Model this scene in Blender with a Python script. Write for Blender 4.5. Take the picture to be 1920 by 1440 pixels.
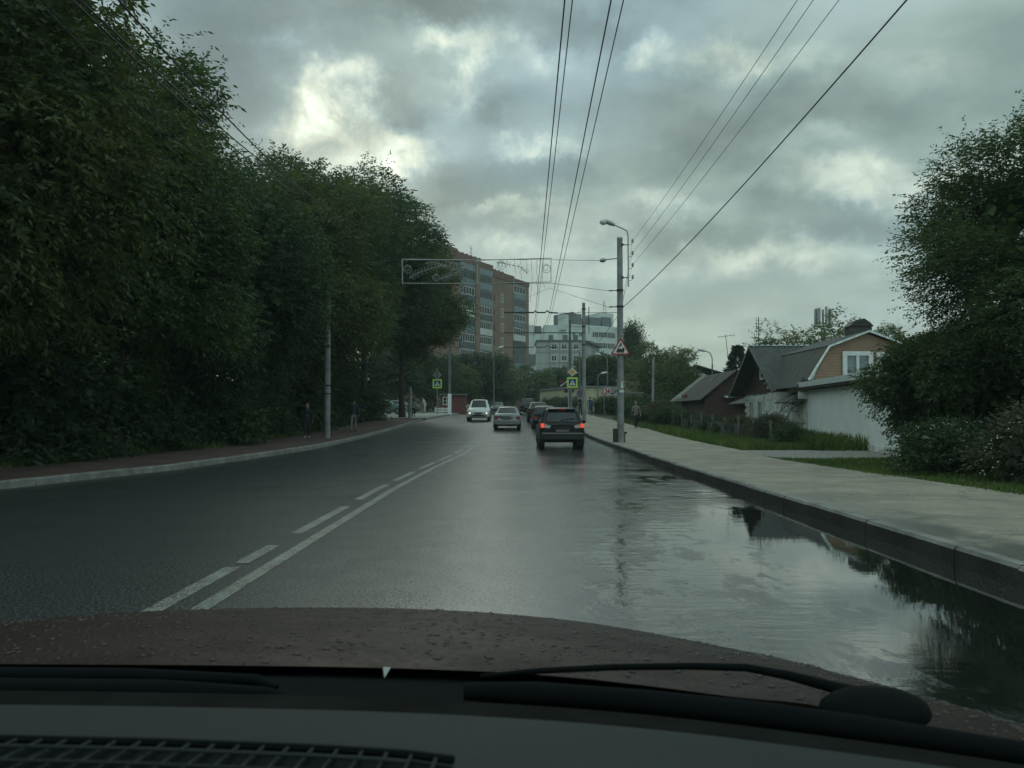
import bpy, math, random
import numpy as np
from mathutils import Vector, Matrix
R = math.radians
for o in list(bpy.data.objects): bpy.data.objects.remove(o)
SC = bpy.context.scene
COL = SC.collection

# ------------------------------------------------------------------ camera
F = 1553.0; CAMZ = 1.44; PITCH = math.atan(58.0/F)
cam = bpy.data.cameras.new('camera'); co = bpy.data.objects.new('camera', cam); COL.objects.link(co)
cam.sensor_width = 36; cam.lens = 36*F/1920; cam.clip_start = 0.05; cam.clip_end = 6000
cam.dof.use_dof = True; cam.dof.focus_distance = 40; cam.dof.aperture_fstop = 10
co.location = (0, 0, CAMZ); co.rotation_euler = (R(90)+PITCH, 0, 0)
SC.camera = co
def ray(px, py):
    cx = (px-960)/F; cy = (720-py)/F
    s, c = math.sin(PITCH), math.cos(PITCH)
    return Vector((cx, c-cy*s, s+cy*c))
def P(px, py, d):
    v = ray(px, py); v *= d/v.y
    return Vector((v.x, v.y, v.z+CAMZ))

# ------------------------------------------------------------------ render / exposure
SC.render.engine = 'CYCLES'
SC.view_settings.view_transform = 'Standard'; SC.view_settings.look = 'None'
SC.view_settings.exposure = 0.30; SC.view_settings.gamma = 1
SC.cycles.max_bounces = 6; SC.cycles.transparent_max_bounces = 8
SC.cycles.caustics_reflective = False; SC.cycles.caustics_refractive = False

# ------------------------------------------------------------------ node helpers
class NT:
    def __init__(s, nt): s.nt = nt; s.n = nt.nodes; s.l = nt.links
    def node(s, t, **kw):
        n = s.n.new(t)
        for k, v in kw.items(): setattr(n, k, v)
        return n
    def put(s, sock, v):
        if v is None: return
        if isinstance(v, bpy.types.NodeSocket): s.l.new(v, sock)
        else: sock.default_value = v
    def m(s, op, a, b=None, c=None, clamp=False):
        n = s.node('ShaderNodeMath', operation=op, use_clamp=clamp)
        s.put(n.inputs[0], a); s.put(n.inputs[1], b); s.put(n.inputs[2], c)
        return n.outputs[0]
    def noise(s, vec, scale, detail=4, rough=.55, dist=0., col=False):
        n = s.node('ShaderNodeTexNoise'); s.put(n.inputs['Vector'], vec)
        n.inputs['Scale'].default_value = scale; n.inputs['Detail'].default_value = detail
        n.inputs['Roughness'].default_value = rough; n.inputs['Distortion'].default_value = dist
        return n.outputs['Color' if col else 'Fac']
    def mix(s, f, a, b, mode='MIX'):
        n = s.node('ShaderNodeMix', data_type='RGBA', blend_type=mode)
        s.put(n.inputs['Factor'], f)
        for k, v in ((6, a), (7, b)):
            if isinstance(v, tuple) and len(v) == 3: v = v+(1,)
            s.put(n.inputs[k], v)
        return n.outputs[2]
    def ss(s, v, lo, hi, a=0., b=1.):
        n = s.node('ShaderNodeMapRange', interpolation_type='SMOOTHSTEP')
        s.put(n.inputs['Value'], v); s.put(n.inputs['From Min'], lo); s.put(n.inputs['From Max'], hi)
        s.put(n.inputs['To Min'], a); s.put(n.inputs['To Max'], b)
        return n.outputs[0]
    def sep(s, v):
        n = s.node('ShaderNodeSeparateXYZ'); s.put(n.inputs[0], v); return n.outputs
    def comb(s, x, y, z):
        n = s.node('ShaderNodeCombineXYZ'); s.put(n.inputs[0], x); s.put(n.inputs[1], y); s.put(n.inputs[2], z); return n.outputs[0]

# ------------------------------------------------------------------ world: overcast sky
SUN_AZ = math.atan((585-960)/F); SUN_EL = math.atan(558/F)
world = bpy.data.worlds.new('World'); SC.world = world; world.use_nodes = True
w = NT(world.node_tree); w.n.clear()
sky = w.node('ShaderNodeTexSky', sky_type='NISHITA', sun_disc=False)
sky.sun_elevation = SUN_EL; sky.sun_rotation = SUN_AZ; sky.air_density = 1.2; sky.dust_density = 2.5
bg_sky = w.node('ShaderNodeBackground'); bg_sky.inputs['Strength'].default_value = 0.05
w.l.new(sky.outputs[0], bg_sky.inputs['Color'])
tc = w.node('ShaderNodeTexCoord').outputs['Generated']
sx, sy, sz = w.sep(tc)
zz = w.m('MAXIMUM', sz, 0.0)
den = w.m('ADD', zz, 0.16)
cu = w.m('DIVIDE', sx, den); cv = w.m('DIVIDE', sy, den)
cp = w.comb(cu, cv, 0.0)
n_big = w.noise(cp, 0.75, 6, .5, .3)
n_mid = w.noise(cp, 2.3, 8, .55, .25)
cloud = w.m('ADD', w.m('MULTIPLY', n_big, .55), w.m('MULTIPLY', n_mid, .45))
dark = w.ss(cloud, .38, .60)
# bright and dark cloud patches at their places in the sky (direction space)
dn = w.sep(w.noise(tc, 7.5, 9, .66, 0, True)); tex = w.ss(w.noise(tc, 17, 8, .62, .35), .34, .62, .45, 1.25)
ys = w.m('MAXIMUM', sy, 0.05)
u0 = w.m('ADD', w.m('DIVIDE', sx, ys), w.m('MULTIPLY', w.m('SUBTRACT', dn[0], .5), .24))
v0 = w.m('ADD', w.m('DIVIDE', sz, ys), w.m('MULTIPLY', w.m('SUBTRACT', dn[1], .5), .17))
blobs = [  # px, py, half-width px, half-height px, strength
 (585,215,62,46,1.5),(720,285,80,38,1.05),(615,150,75,24,.55),(520,85,50,26,.3),(795,85,70,24,.7),(885,155,30,65,.6),(1000,90,60,26,.45),(1210,70,60,26,.45),
 (1385,85,130,28,.45),(1650,330,170,34,.6),(1430,480,210,34,.55),(980,395,60,18,.5),(1000,285,55,25,.45),(1000,460,110,26,.45),(1250,390,90,18,.35),
 (1600,370,60,16,.3),(1280,620,260,45,.12),(1120,530,140,40,.3),(620,300,160,60,.35),(1880,300,70,40,.35),(1800,120,160,60,.22),(1560,260,50,20,.25),
 (450,40,170,110,-.30),(380,170,90,120,-.25),(660,250,70,30,-.2),(760,215,60,26,-.3),(820,20,170,40,-.45),(1120,40,110,50,-.3),(1330,260,150,80,-.32),(1560,190,190,80,-.28),
 (860,360,130,50,-.28),(700,170,60,34,-.3),(1180,180,160,60,-.15),(1250,450,130,30,-.3),(1600,430,150,30,-.25),(930,230,60,60,-.25),(1450,390,100,26,-.2),(1060,330,60,30,-.2)]
acc = None
for (px, py, a, b, st) in blobs:
    r = ray(px, py); uu = r.x/r.y; vv = r.z/r.y
    du = w.m('DIVIDE', w.m('SUBTRACT', u0, uu), a/F); dv = w.m('DIVIDE', w.m('SUBTRACT', v0, vv), b/F)
    q = w.m('ADD', w.m('MULTIPLY', du, du), w.m('MULTIPLY', dv, dv))
    g = w.m('MULTIPLY', w.m('EXPONENT', w.m('MULTIPLY', q, -1)), st)
    acc = g if acc is None else w.m('ADD', acc, g)
front = w.ss(sy, .0, .3)
acc = w.m('MULTIPLY', w.m('MULTIPLY', acc, front), w.m('ADD', w.m('MULTIPLY', w.m('GREATER_THAN', acc, 0.0), w.m('SUBTRACT', tex, 1.0)), 1.0))
base = w.mix(dark, (.206, .292, .284), (.322, .408, .382))
val = w.ss(n_mid, .30, .70, .90, 1.10)
base = w.mix(1.0, base, w.comb(val, val, val), 'MULTIPLY')
horizon = w.ss(sz, .36, .04)
base = w.mix(w.ss(w.noise(cp, .9, 3, .5, 0), .42, .62, 0, .8), base, w.mix(1.0, base, (.96, 1.07, 1.24), 'MULTIPLY'))
blue_ = None
for (px, py, a, b) in ((420, 90, 170, 150), (1760, 440, 230, 36), (1350, 540, 200, 30), (800, 480, 160, 60), (1000, 330, 90, 40)):
    r = ray(px, py); du = w.m('DIVIDE', w.m('SUBTRACT', u0, r.x/r.y), a/F); dv = w.m('DIVIDE', w.m('SUBTRACT', v0, r.z/r.y), b/F)
    g = w.m('EXPONENT', w.m('MULTIPLY', w.m('ADD', w.m('MULTIPLY', du, du), w.m('MULTIPLY', dv, dv)), -1)); blue_ = g if blue_ is None else w.m('ADD', blue_, g)
base = w.mix(w.m('MULTIPLY', w.m('MULTIPLY', blue_, front), .9, None, True), base, (.205, .305, .338))
base = w.mix(w.m('MULTIPLY', horizon, .6), base, (.385, .450, .372))
gm = w.m('ADD', 1.0, w.m('MULTIPLY', acc, 1.45))
gm = w.m('MAXIMUM', w.m('ADD', 1.0, w.m('MULTIPLY', w.m('SUBTRACT', gm, 1.0), w.m('ADD', .78, w.m('MULTIPLY', w.m('GREATER_THAN', gm, 1.0), .17)))), .6)
bc = w.mix(1.0, base, w.comb(gm, gm, gm), 'MULTIPLY')
warm = w.m('MULTIPLY', w.m('MAXIMUM', acc, 0.0), 1.5, None, True)
lum = w.m('MULTIPLY', w.sep(bc)[1], .98); cream = w.comb(w.m('MULTIPLY', lum, .89), lum, w.m('MULTIPLY', lum, .84))
bc = w.mix(warm, bc, cream)
# overhead and rear sky brightened to light the ground; dull tone below horizon
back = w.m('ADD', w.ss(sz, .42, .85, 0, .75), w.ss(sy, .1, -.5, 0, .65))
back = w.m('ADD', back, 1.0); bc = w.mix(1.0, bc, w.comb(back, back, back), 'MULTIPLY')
bc = w.mix(w.ss(sz, 0.0, -.05), bc, (.06, .07, .06))
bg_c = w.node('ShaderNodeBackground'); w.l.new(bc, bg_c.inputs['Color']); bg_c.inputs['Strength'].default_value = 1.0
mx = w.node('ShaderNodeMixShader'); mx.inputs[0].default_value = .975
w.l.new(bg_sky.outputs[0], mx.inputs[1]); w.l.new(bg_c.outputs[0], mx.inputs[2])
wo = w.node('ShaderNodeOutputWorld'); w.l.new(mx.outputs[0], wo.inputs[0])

# ------------------------------------------------------------------ sun behind the cloud
sl = bpy.data.lights.new('sun', 'SUN'); sl.energy = 0.5; sl.angle = R(28); sl.color = (.38, .39, .34)  # a weak, veiled sun
so = bpy.data.objects.new('sun', sl); COL.objects.link(so)
sd = Vector((math.sin(SUN_AZ)*math.cos(SUN_EL), math.cos(SUN_AZ)*math.cos(SUN_EL), math.sin(SUN_EL)))
so.rotation_euler = sd.to_track_quat('Z', 'Y').to_euler(); so.location = (-20, 60, 40)

# ------------------------------------------------------------------ ground profile and plan lines
def lerp_table(t, x):
    if x <= t[0][0]: return t[0][1]
    for (a, va), (b, vb) in zip(t, t[1:]):
        if x <= b: return va+(vb-va)*(x-a)/(b-a)
    return t[-1][1]
_GZ = [(0,0),(28,0),(40,.16),(52,.50),(63,.90),(75,1.20),(87,1.42),(113,1.72),(160,2.05),(300,2.3)]
def gz(y):
    return sum(lerp_table(_GZ, y+o)*k for o, k in ((-6,.15),(-3,.2),(0,.3),(3,.2),(6,.15)))
def kl(y): return lerp_table([(-20,-11.2),(5,-10.7),(16,-9.9),(22,-8.8),(34,-7.9),(66,-7.1),(88,-6.3),(120,-5.4)], y)
def kr(y): return lerp_table([(-20,4.2),(30,4.25),(36,4.12),(43,3.95),(70,3.95),(120,5.6)], y)
def cl(y): return lerp_table([(-10,-2.33),(16,-2.30),(23,-2.12),(30,-1.75),(39,-1.52),(63,-1.5),(100,-.6),(130,.4)], y)
def G(px, py, off=0.):
    v = ray(px, py); lo = None
    t = 2.0
    while t < 400:
        q = v*(t/v.y)
        if q.z+CAMZ <= gz(t)+off: return Vector((q.x, q.y, gz(t)+off))
        t += .1
    return Vector((v.x*400/v.y, 400, 0))

# ------------------------------------------------------------------ materials
def mat(name, color, rough=.6, metal=0., var=.25, vscale=3., bump=0., bscale=40., emit=None, coat=0., spec=.5, color2=None):
    m = bpy.data.materials.new(name); m.use_nodes = True
    t = NT(m.node_tree); b = m.node_tree.nodes['Principled BSDF']
    b.inputs['Roughness'].default_value = rough; b.inputs['Metallic'].default_value = metal
    b.inputs['Specular IOR Level'].default_value = spec
    if coat: b.inputs['Coat Weight'].default_value = coat; b.inputs['Coat Roughness'].default_value = .08
    tcn = t.node('ShaderNodeTexCoord').outputs['Object']
    if var > 0:
        n = t.noise(tcn, vscale, 6, .65)
        f = t.ss(n, .3, .7)
        c2 = color2 or tuple(c*(1-var) for c in color); c1 = tuple(min(1, c*(1+var*.5)) for c in color) if not color2 else color
        t.l.new(t.mix(f, c2, c1), b.inputs['Base Color'])
    else: b.inputs['Base Color'].default_value = (*color, 1)
    if bump > 0:
        bn = t.node('ShaderNodeBump'); bn.inputs['Strength'].default_value = bump; bn.inputs['Distance'].default_value = .02
        t.l.new(t.noise(tcn, bscale, 4), bn.inputs['Height']); t.l.new(bn.outputs[0], b.inputs['Normal'])
    if emit:
        b.inputs['Emission Color'].default_value = (*emit[0], 1); b.inputs['Emission Strength'].default_value = emit[1]
    return m

def leaf_mat(name, c1, c2, transl=.3):
    m = bpy.data.materials.new(name); m.use_nodes = True
    t = NT(m.node_tree); t.n.clear()
    g = t.node('ShaderNodeNewGeometry').outputs['Random Per Island']
    tcn = t.node('ShaderNodeTexCoord').outputs['Object']
    f = t.m('ADD', t.m('MULTIPLY', g, .6), t.m('MULTIPLY', t.ss(t.noise(tcn, .55, 3), .35, .65), .5), None, True)
    c = t.mix(f, c1, c2)
    p = t.node('ShaderNodeBsdfPrincipled'); t.l.new(c, p.inputs['Base Color']); p.inputs['Roughness'].default_value = .5
    p.inputs['Specular IOR Level'].default_value = .22
    tr = t.node('ShaderNodeBsdfTranslucent'); t.l.new(t.mix(1.0, c, (1.25, 1.3, .6), 'MULTIPLY'), tr.inputs['Color'])
    ms = t.node('ShaderNodeMixShader'); ms.inputs[0].default_value = transl
    t.l.new(p.outputs[0], ms.inputs[1]); t.l.new(tr.outputs[0], ms.inputs[2])
    o = t.node('ShaderNodeOutputMaterial'); t.l.new(ms.outputs[0], o.inputs[0])
    return m

def road_mat():
    m = bpy.data.materials.new('wet_asphalt'); m.use_nodes = True
    t = NT(m.node_tree); b = t.n['Principled BSDF']
    p = t.node('ShaderNodeTexCoord').outputs['Object']
    x, y, z = t.sep(p)
    grain = t.noise(p, 42, 4, .75); big = t.noise(p, .5, 5, .6); mid = t.noise(p, 2.2, 5, .6)
    # shape of the puddle along the kerb
    wob = t.m('MULTIPLY', t.m('SUBTRACT', t.noise(p, .5, 8, .68), .5), 3.2)
    edge = t.m('ADD', t.m('ADD', t.m('MULTIPLY', y, .15), -.45), wob)
    edge = t.m('MINIMUM', edge, 3.7)
    pud = t.m('MULTIPLY', t.ss(t.m('SUBTRACT', x, edge), -.45, .45), t.ss(y, 34., 18.))
    pud = t.m('MULTIPLY', pud, t.m('MAXIMUM', t.ss(x, 1.8, 3.0), t.ss(t.noise(t.comb(t.m('MULTIPLY', x, 1.6), t.m('MULTIPLY', y, .7), 0), 1.4, 6, .7), .40, .50)))
    # tyre tracks drawn through the wet
    tw = t.m('MULTIPLY', t.m('SUBTRACT', t.noise(p, .7, 3), .5), .35)
    xx = t.m('ADD', x, tw)
    trk = t.m('MAXIMUM', t.ss(t.m('ABSOLUTE', t.m('SUBTRACT', xx, 1.62)), .16, .03), t.ss(t.m('ABSOLUTE', t.m('SUBTRACT', xx, 2.62)), .18, .04))
    trk = t.m('MULTIPLY', t.m('MULTIPLY', trk, t.ss(y, 9., 15.)), t.ss(y, 34., 30.))
    trk = t.m('MULTIPLY', trk, t.ss(mid, .35, .6))
    pud = t.m('MULTIPLY', pud, t.m('SUBTRACT', 1.0, t.m('MULTIPLY', trk, .6)))
    ripple_zone = t.m('MULTIPLY', t.m('MULTIPLY', t.ss(y, 10., 18.), t.ss(x, 4.4, 3.2)), t.ss(t.noise(t.comb(x, t.m('MULTIPLY', y, .5), 0), .9, 4), .38, .6))
    col = t.mix(t.ss(grain, .35, .68), (.008, .010, .010), (.085, .092, .088))
    col = t.mix(t.ss(big, .35, .7), col, t.mix(1.0, col, (.72, .72, .72), 'MULTIPLY'))
    # patches and tar seams worn across the road
    seam = t.ss(t.m('ABSOLUTE', t.m('SUBTRACT', t.m('ADD', y, t.m('MULTIPLY', mid, 1.2)), 42.5)), .12, .03)
    col = t.mix(seam, col, (.008, .008, .008))
    col = t.mix(pud, col, (.012, .014, .012))
    left = t.ss(x, -1.6, -2.8)
    rg = t.m('ADD', t.m('MULTIPLY', t.ss(big, .3, .7), .10), t.m('ADD', .07, t.m('MULTIPLY', t.ss(grain, .35, .65), .10)))
    rg = t.m('ADD', rg, t.m('MULTIPLY', t.ss(t.m('ADD', x, t.m('MULTIPLY', big, 2.0)), 2.6, -1.2), .20))
    rg = t.m('ADD', t.m('MULTIPLY', rg, t.m('SUBTRACT', 1.0, pud)), t.m('MULTIPLY', pud, .012))
    t.l.new(col, b.inputs['Base Color']); t.l.new(rg, b.inputs['Roughness'])
    b.inputs['IOR'].default_value = 1.8
    wet = t.ss(t.m('ADD', x, t.m('MULTIPLY', t.m('SUBTRACT', mid, .5), 2.5)), -2.6, 1.8)
    lo = t.m('SUBTRACT', .57, t.m('MULTIPLY', wet, .20)); film = t.ss(t.m('SUBTRACT', grain, lo), -.05, .05)
    film = t.m('MAXIMUM', film, t.m('MAXIMUM', pud, t.m('MULTIPLY', t.ss(y, 22, 60), .75)))
    film = t.m('MULTIPLY', film, t.m('SUBTRACT', 1.0, t.m('MULTIPLY', trk, .75)))
    t.l.new(t.m('ADD', t.m('MULTIPLY', film, .80), .10), b.inputs['Specular IOR Level'])
    # bump: stones where the film of water is thin, ripples where it stands
    gb = t.m('MULTIPLY', grain, t.m('SUBTRACT', 1.0, pud))
    rip = t.noise(t.comb(t.m('MULTIPLY', x, .7), t.m('MULTIPLY', y, 2.2), 0), 2.6, 5, .6)
    rip = t.m('MULTIPLY', rip, t.m('ADD', t.m('ADD', t.m('MULTIPLY', ripple_zone, 1.0), .014), t.m('MULTIPLY', t.ss(x, 3.0, .8), .30)))
    h = t.m('ADD', t.m('MULTIPLY', gb, .075), t.m('MULTIPLY', rip, pud))
    h = t.m('ADD', h, t.m('MULTIPLY', trk, .15))
    bn = t.node('ShaderNodeBump'); bn.inputs['Strength'].default_value = .9; bn.inputs['Distance'].default_value = .028
    t.l.new(h, bn.inputs['Height']); t.l.new(bn.outputs[0], b.inputs['Normal'])
    return m

def plank_mat(name, c1, c2, sz_, axis=2, line=.12, rough=.7, bump=.4, dark=.45):
    """stripes (planks, corrugation) across one object axis"""
    m = bpy.data.materials.new(name); m.use_nodes = True
    t = NT(m.node_tree); b = t.n['Principled BSDF']
    p = t.node('ShaderNodeTexCoord').outputs['Object']; q = t.sep(p)[axis]
    f = t.m('FRACT', t.m('DIVIDE', q, sz_))
    gap = t.ss(t.m('ABSOLUTE', t.m('SUBTRACT', f, .5)), .5-line, .5)
    n = t.ss(t.noise(p, 2.5, 6, .65), .3, .7)
    c = t.mix(n, c1, c2)
    c = t.mix(gap, c, t.mix(1.0, c, (dark, dark, dark), 'MULTIPLY'))
    t.l.new(c, b.inputs['Base Color']); b.inputs['Roughness'].default_value = rough
    bn = t.node('ShaderNodeBump'); bn.inputs['Strength'].default_value = bump; bn.inputs['Distance'].default_value = .02
    t.l.new(t.m('SUBTRACT', 1.0, gap), bn.inputs['Height']); t.l.new(bn.outputs[0], b.inputs['Normal'])
    return m

def brick_mat(name, c1, c2, mortar, scale=1.0):
    m = bpy.data.materials.new(name); m.use_nodes = True
    t = NT(m.node_tree); b = t.n['Principled BSDF']
    p = t.node('ShaderNodeTexCoord').outputs['Object']; x, y, z = t.sep(p)
    v = t.comb(t.m('ADD', x, y), z, 0.)
    br = t.node('ShaderNodeTexBrick'); t.l.new(v, br.inputs['Vector'])
    br.inputs['Color1'].default_value = (*c1, 1); br.inputs['Color2'].default_value = (*c2, 1); br.inputs['Mortar'].default_value = (*mortar, 1)
    br.inputs['Scale'].default_value = scale; br.inputs['Brick Width'].default_value = .27; br.inputs['Row Height'].default_value = .09; br.inputs['Mortar Size'].default_value = .008
    n = t.ss(t.noise(p, .35, 6, .7), .3, .7)
    c = t.mix(n, br.outputs[0], t.mix(1.0, br.outputs[0], (.72, .70, .68), 'MULTIPLY'))
    t.l.new(c, b.inputs['Base Color']); b.inputs['Roughness'].default_value = .85
    return m

M = {}
M['road'] = road_mat()
M['ground'] = mat('soil', (.05, .055, .035), .95, var=.5, vscale=1.2, bump=.5, bscale=9)
M['grass_ground'] = mat('grass_ground', (.05, .085, .028), .95, var=.5, vscale=1.6, bump=.6, bscale=20)
def walk_mat():
    m = bpy.data.materials.new('worn_asphalt_walk'); m.use_nodes = True
    t = NT(m.node_tree); b = t.n['Principled BSDF']; p = t.node('ShaderNodeTexCoord').outputs['Object']; x, y, z = t.sep(p)
    n = t.ss(t.noise(p, .9, 7, .7), .3, .7); g = t.noise(p, 55, 3, .7)
    c = t.mix(n, (.205, .178, .138), (.345, .300, .228)); c = t.mix(t.ss(g, .50, .68), c, (.12, .108, .088)); c = t.mix(t.ss(t.noise(p, 4.5, 5, .7), .56, .70, 0, .5), c, (.15, .135, .105))
    v = t.node('ShaderNodeTexVoronoi', feature='DISTANCE_TO_EDGE'); v.inputs['Scale'].default_value = .42
    wp = t.noise(p, 1.8, 5, .7, 0, True); va = t.node('ShaderNodeVectorMath', operation='ADD'); t.l.new(p, va.inputs[0]); t.l.new(wp, va.inputs[1]); t.l.new(va.outputs[0], v.inputs['Vector'])
    cr = t.m('MULTIPLY', t.ss(v.outputs['Distance'], .010, .002), t.ss(t.noise(p, .35, 2), .42, .55)); c = t.mix(t.m('MULTIPLY', cr, .8), c, (.05, .048, .04))
    damp = t.m('MULTIPLY', t.ss(t.m('ADD', x, t.m('MULTIPLY', n, .9)), 5.9, 4.9), t.ss(y, 17, 9)); c = t.mix(t.m('MULTIPLY', damp, .75), c, (.07, .072, .062))
    lv = t.m('MULTIPLY', t.ss(t.noise(p, 9, 2), .70, .74), t.ss(t.noise(p, .8, 2), .45, .6)); c = t.mix(t.m('MULTIPLY', lv, .7), c, (.10, .085, .045))
    t.l.new(c, b.inputs['Base Color']); t.l.new(t.m('SUBTRACT', .85, t.m('MULTIPLY', damp, .5)), b.inputs['Roughness'])
    bn = t.node('ShaderNodeBump'); bn.inputs['Strength'].default_value = .4; bn.inputs['Distance'].default_value = .02; t.l.new(g, bn.inputs['Height']); t.l.new(bn.outputs[0], b.inputs['Normal'])
    return m
M['walk'] = walk_mat()
M['walk_old'] = mat('worn_asphalt_walk', (.27, .245, .195), .85, var=.34, vscale=1.1, bump=.25, bscale=60)
M['walk_red'] = mat('reddish_walk', (.105, .065, .052), .8, var=.35, vscale=.8, bump=.25, bscale=60)
M['walk_light'] = mat('pale_paving', (.30, .29, .25), .8, var=.25, vscale=.5)
M['kerb'] = mat('kerb_concrete', (.20, .20, .18), .75, var=.4, vscale=2.5, bump=.3, bscale=30)
M['kerb_wet'] = mat('wet_kerb_concrete', (.035, .036, .031), .5, var=.45, vscale=2.5, bump=.35, bscale=30)
M['gravel'] = mat('gravel', (.24, .23, .20), .9, var=.55, vscale=14, bump=.8, bscale=30)
def paint_mat():
    m = bpy.data.materials.new('worn_road_paint'); m.use_nodes = True
    t = NT(m.node_tree); b = t.n['Principled BSDF']
    p = t.node('ShaderNodeTexCoord').outputs['Object']
    n = t.ss(t.noise(p, 42, 4, .75), .40, .56); n2 = t.ss(t.noise(p, 2.2, 5, .7), .22, .58)
    t.l.new(t.mix(t.m('MULTIPLY', n, n2), (.30, .30, .26), (.035, .04, .036)), b.inputs['Base Color'])
    b.inputs['Roughness'].default_value = .4
    return m
M['paint'] = paint_mat()
M['concrete'] = mat('pole_concrete', (.24, .25, .24), .8, var=.35, vscale=2.0, bump=.3, bscale=25)
M['concrete_dark'] = mat('old_pole_concrete', (.13, .14, .13), .8, var=.35, vscale=2.0)
M['steel'] = mat('galvanised_steel', (.30, .31, .30), .45, .7, var=.2, vscale=6)
M['dark_steel'] = mat('dark_steel', (.035, .038, .038), .5, .5, var=.2)
M['cable'] = mat('cable', (.02, .022, .022), .6, var=0)
M['lamp_glass'] = mat('lamp_glass', (.55, .57, .54), .2, var=.1)
M['porcelain'] = mat('porcelain', (.35, .33, .30), .3, var=.1)
M['white_frame'] = mat('white_frame', (.55, .56, .54), .6, var=.15)
M['glass'] = mat('window_glass', (.012, .016, .018), .12, var=.3, vscale=1.5, spec=.4)
M['curtain_glass'] = mat('curtained_glass', (.13, .17, .19), .25, var=.5, vscale=9, spec=.8)
M['tyre'] = mat('tyre_rubber', (.012, .012, .012), .8, var=.1)
M['rim'] = mat('wheel_rim', (.25, .26, .26), .3, .8, var=.1)
M['black_plastic'] = mat('black_plastic', (.012, .013, .014), .55, var=.2, vscale=8)
M['plate'] = mat('number_plate', (.13, .13, .125), .6, var=.2, vscale=7)
M['red_lens'] = mat('red_lens', (.25, .012, .012), .2, var=0)
M['red_glow'] = mat('brake_light_lit', (.5, .02, .02), .3, var=0, emit=((1., .09, .05), .55))
M['clear_lens'] = mat('clear_lens', (.42, .43, .42), .15, var=.1)
M['head_glow'] = mat('headlamp_lit', (.7, .65, .5), .2, var=0, emit=((1., .85, .55), 1.1))
M['bark'] = mat('bark', (.055, .045, .035), .9, var=.4, vscale=6, bump=.6, bscale=14)
M['maple'] = leaf_mat('maple_leaves', (.026, .052, .030), (.066, .105, .044), .34)
M['maple_gold'] = leaf_mat('maple_leaves_turning', (.030, .054, .026), (.115, .130, .046), .38)
M['maple_light'] = leaf_mat('fresh_maple_leaves', (.030, .058, .028), (.085, .125, .046), .36)
M['willow'] = leaf_mat('distant_leaves', (.028, .052, .028), (.075, .105, .045), .28)
M['warm_leaf'] = leaf_mat('yellowing_leaves', (.045, .078, .030), (.14, .165, .060), .3)
M['spruce'] = leaf_mat('spruce_needles', (.020, .040, .030), (.045, .07, .05), .12)
M['shrub'] = leaf_mat('shrub_leaves', (.025, .050, .024), (.065, .095, .045), .28)
M['dusty'] = leaf_mat('dusty_shrub_leaves', (.045, .05, .033), (.12, .11, .07), .25)
M['grass'] = leaf_mat('grass_blades', (.045, .085, .022), (.13, .175, .052), .3)
M['flower'] = mat('white_flower', (.6, .6, .52), .7, var=0)

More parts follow.
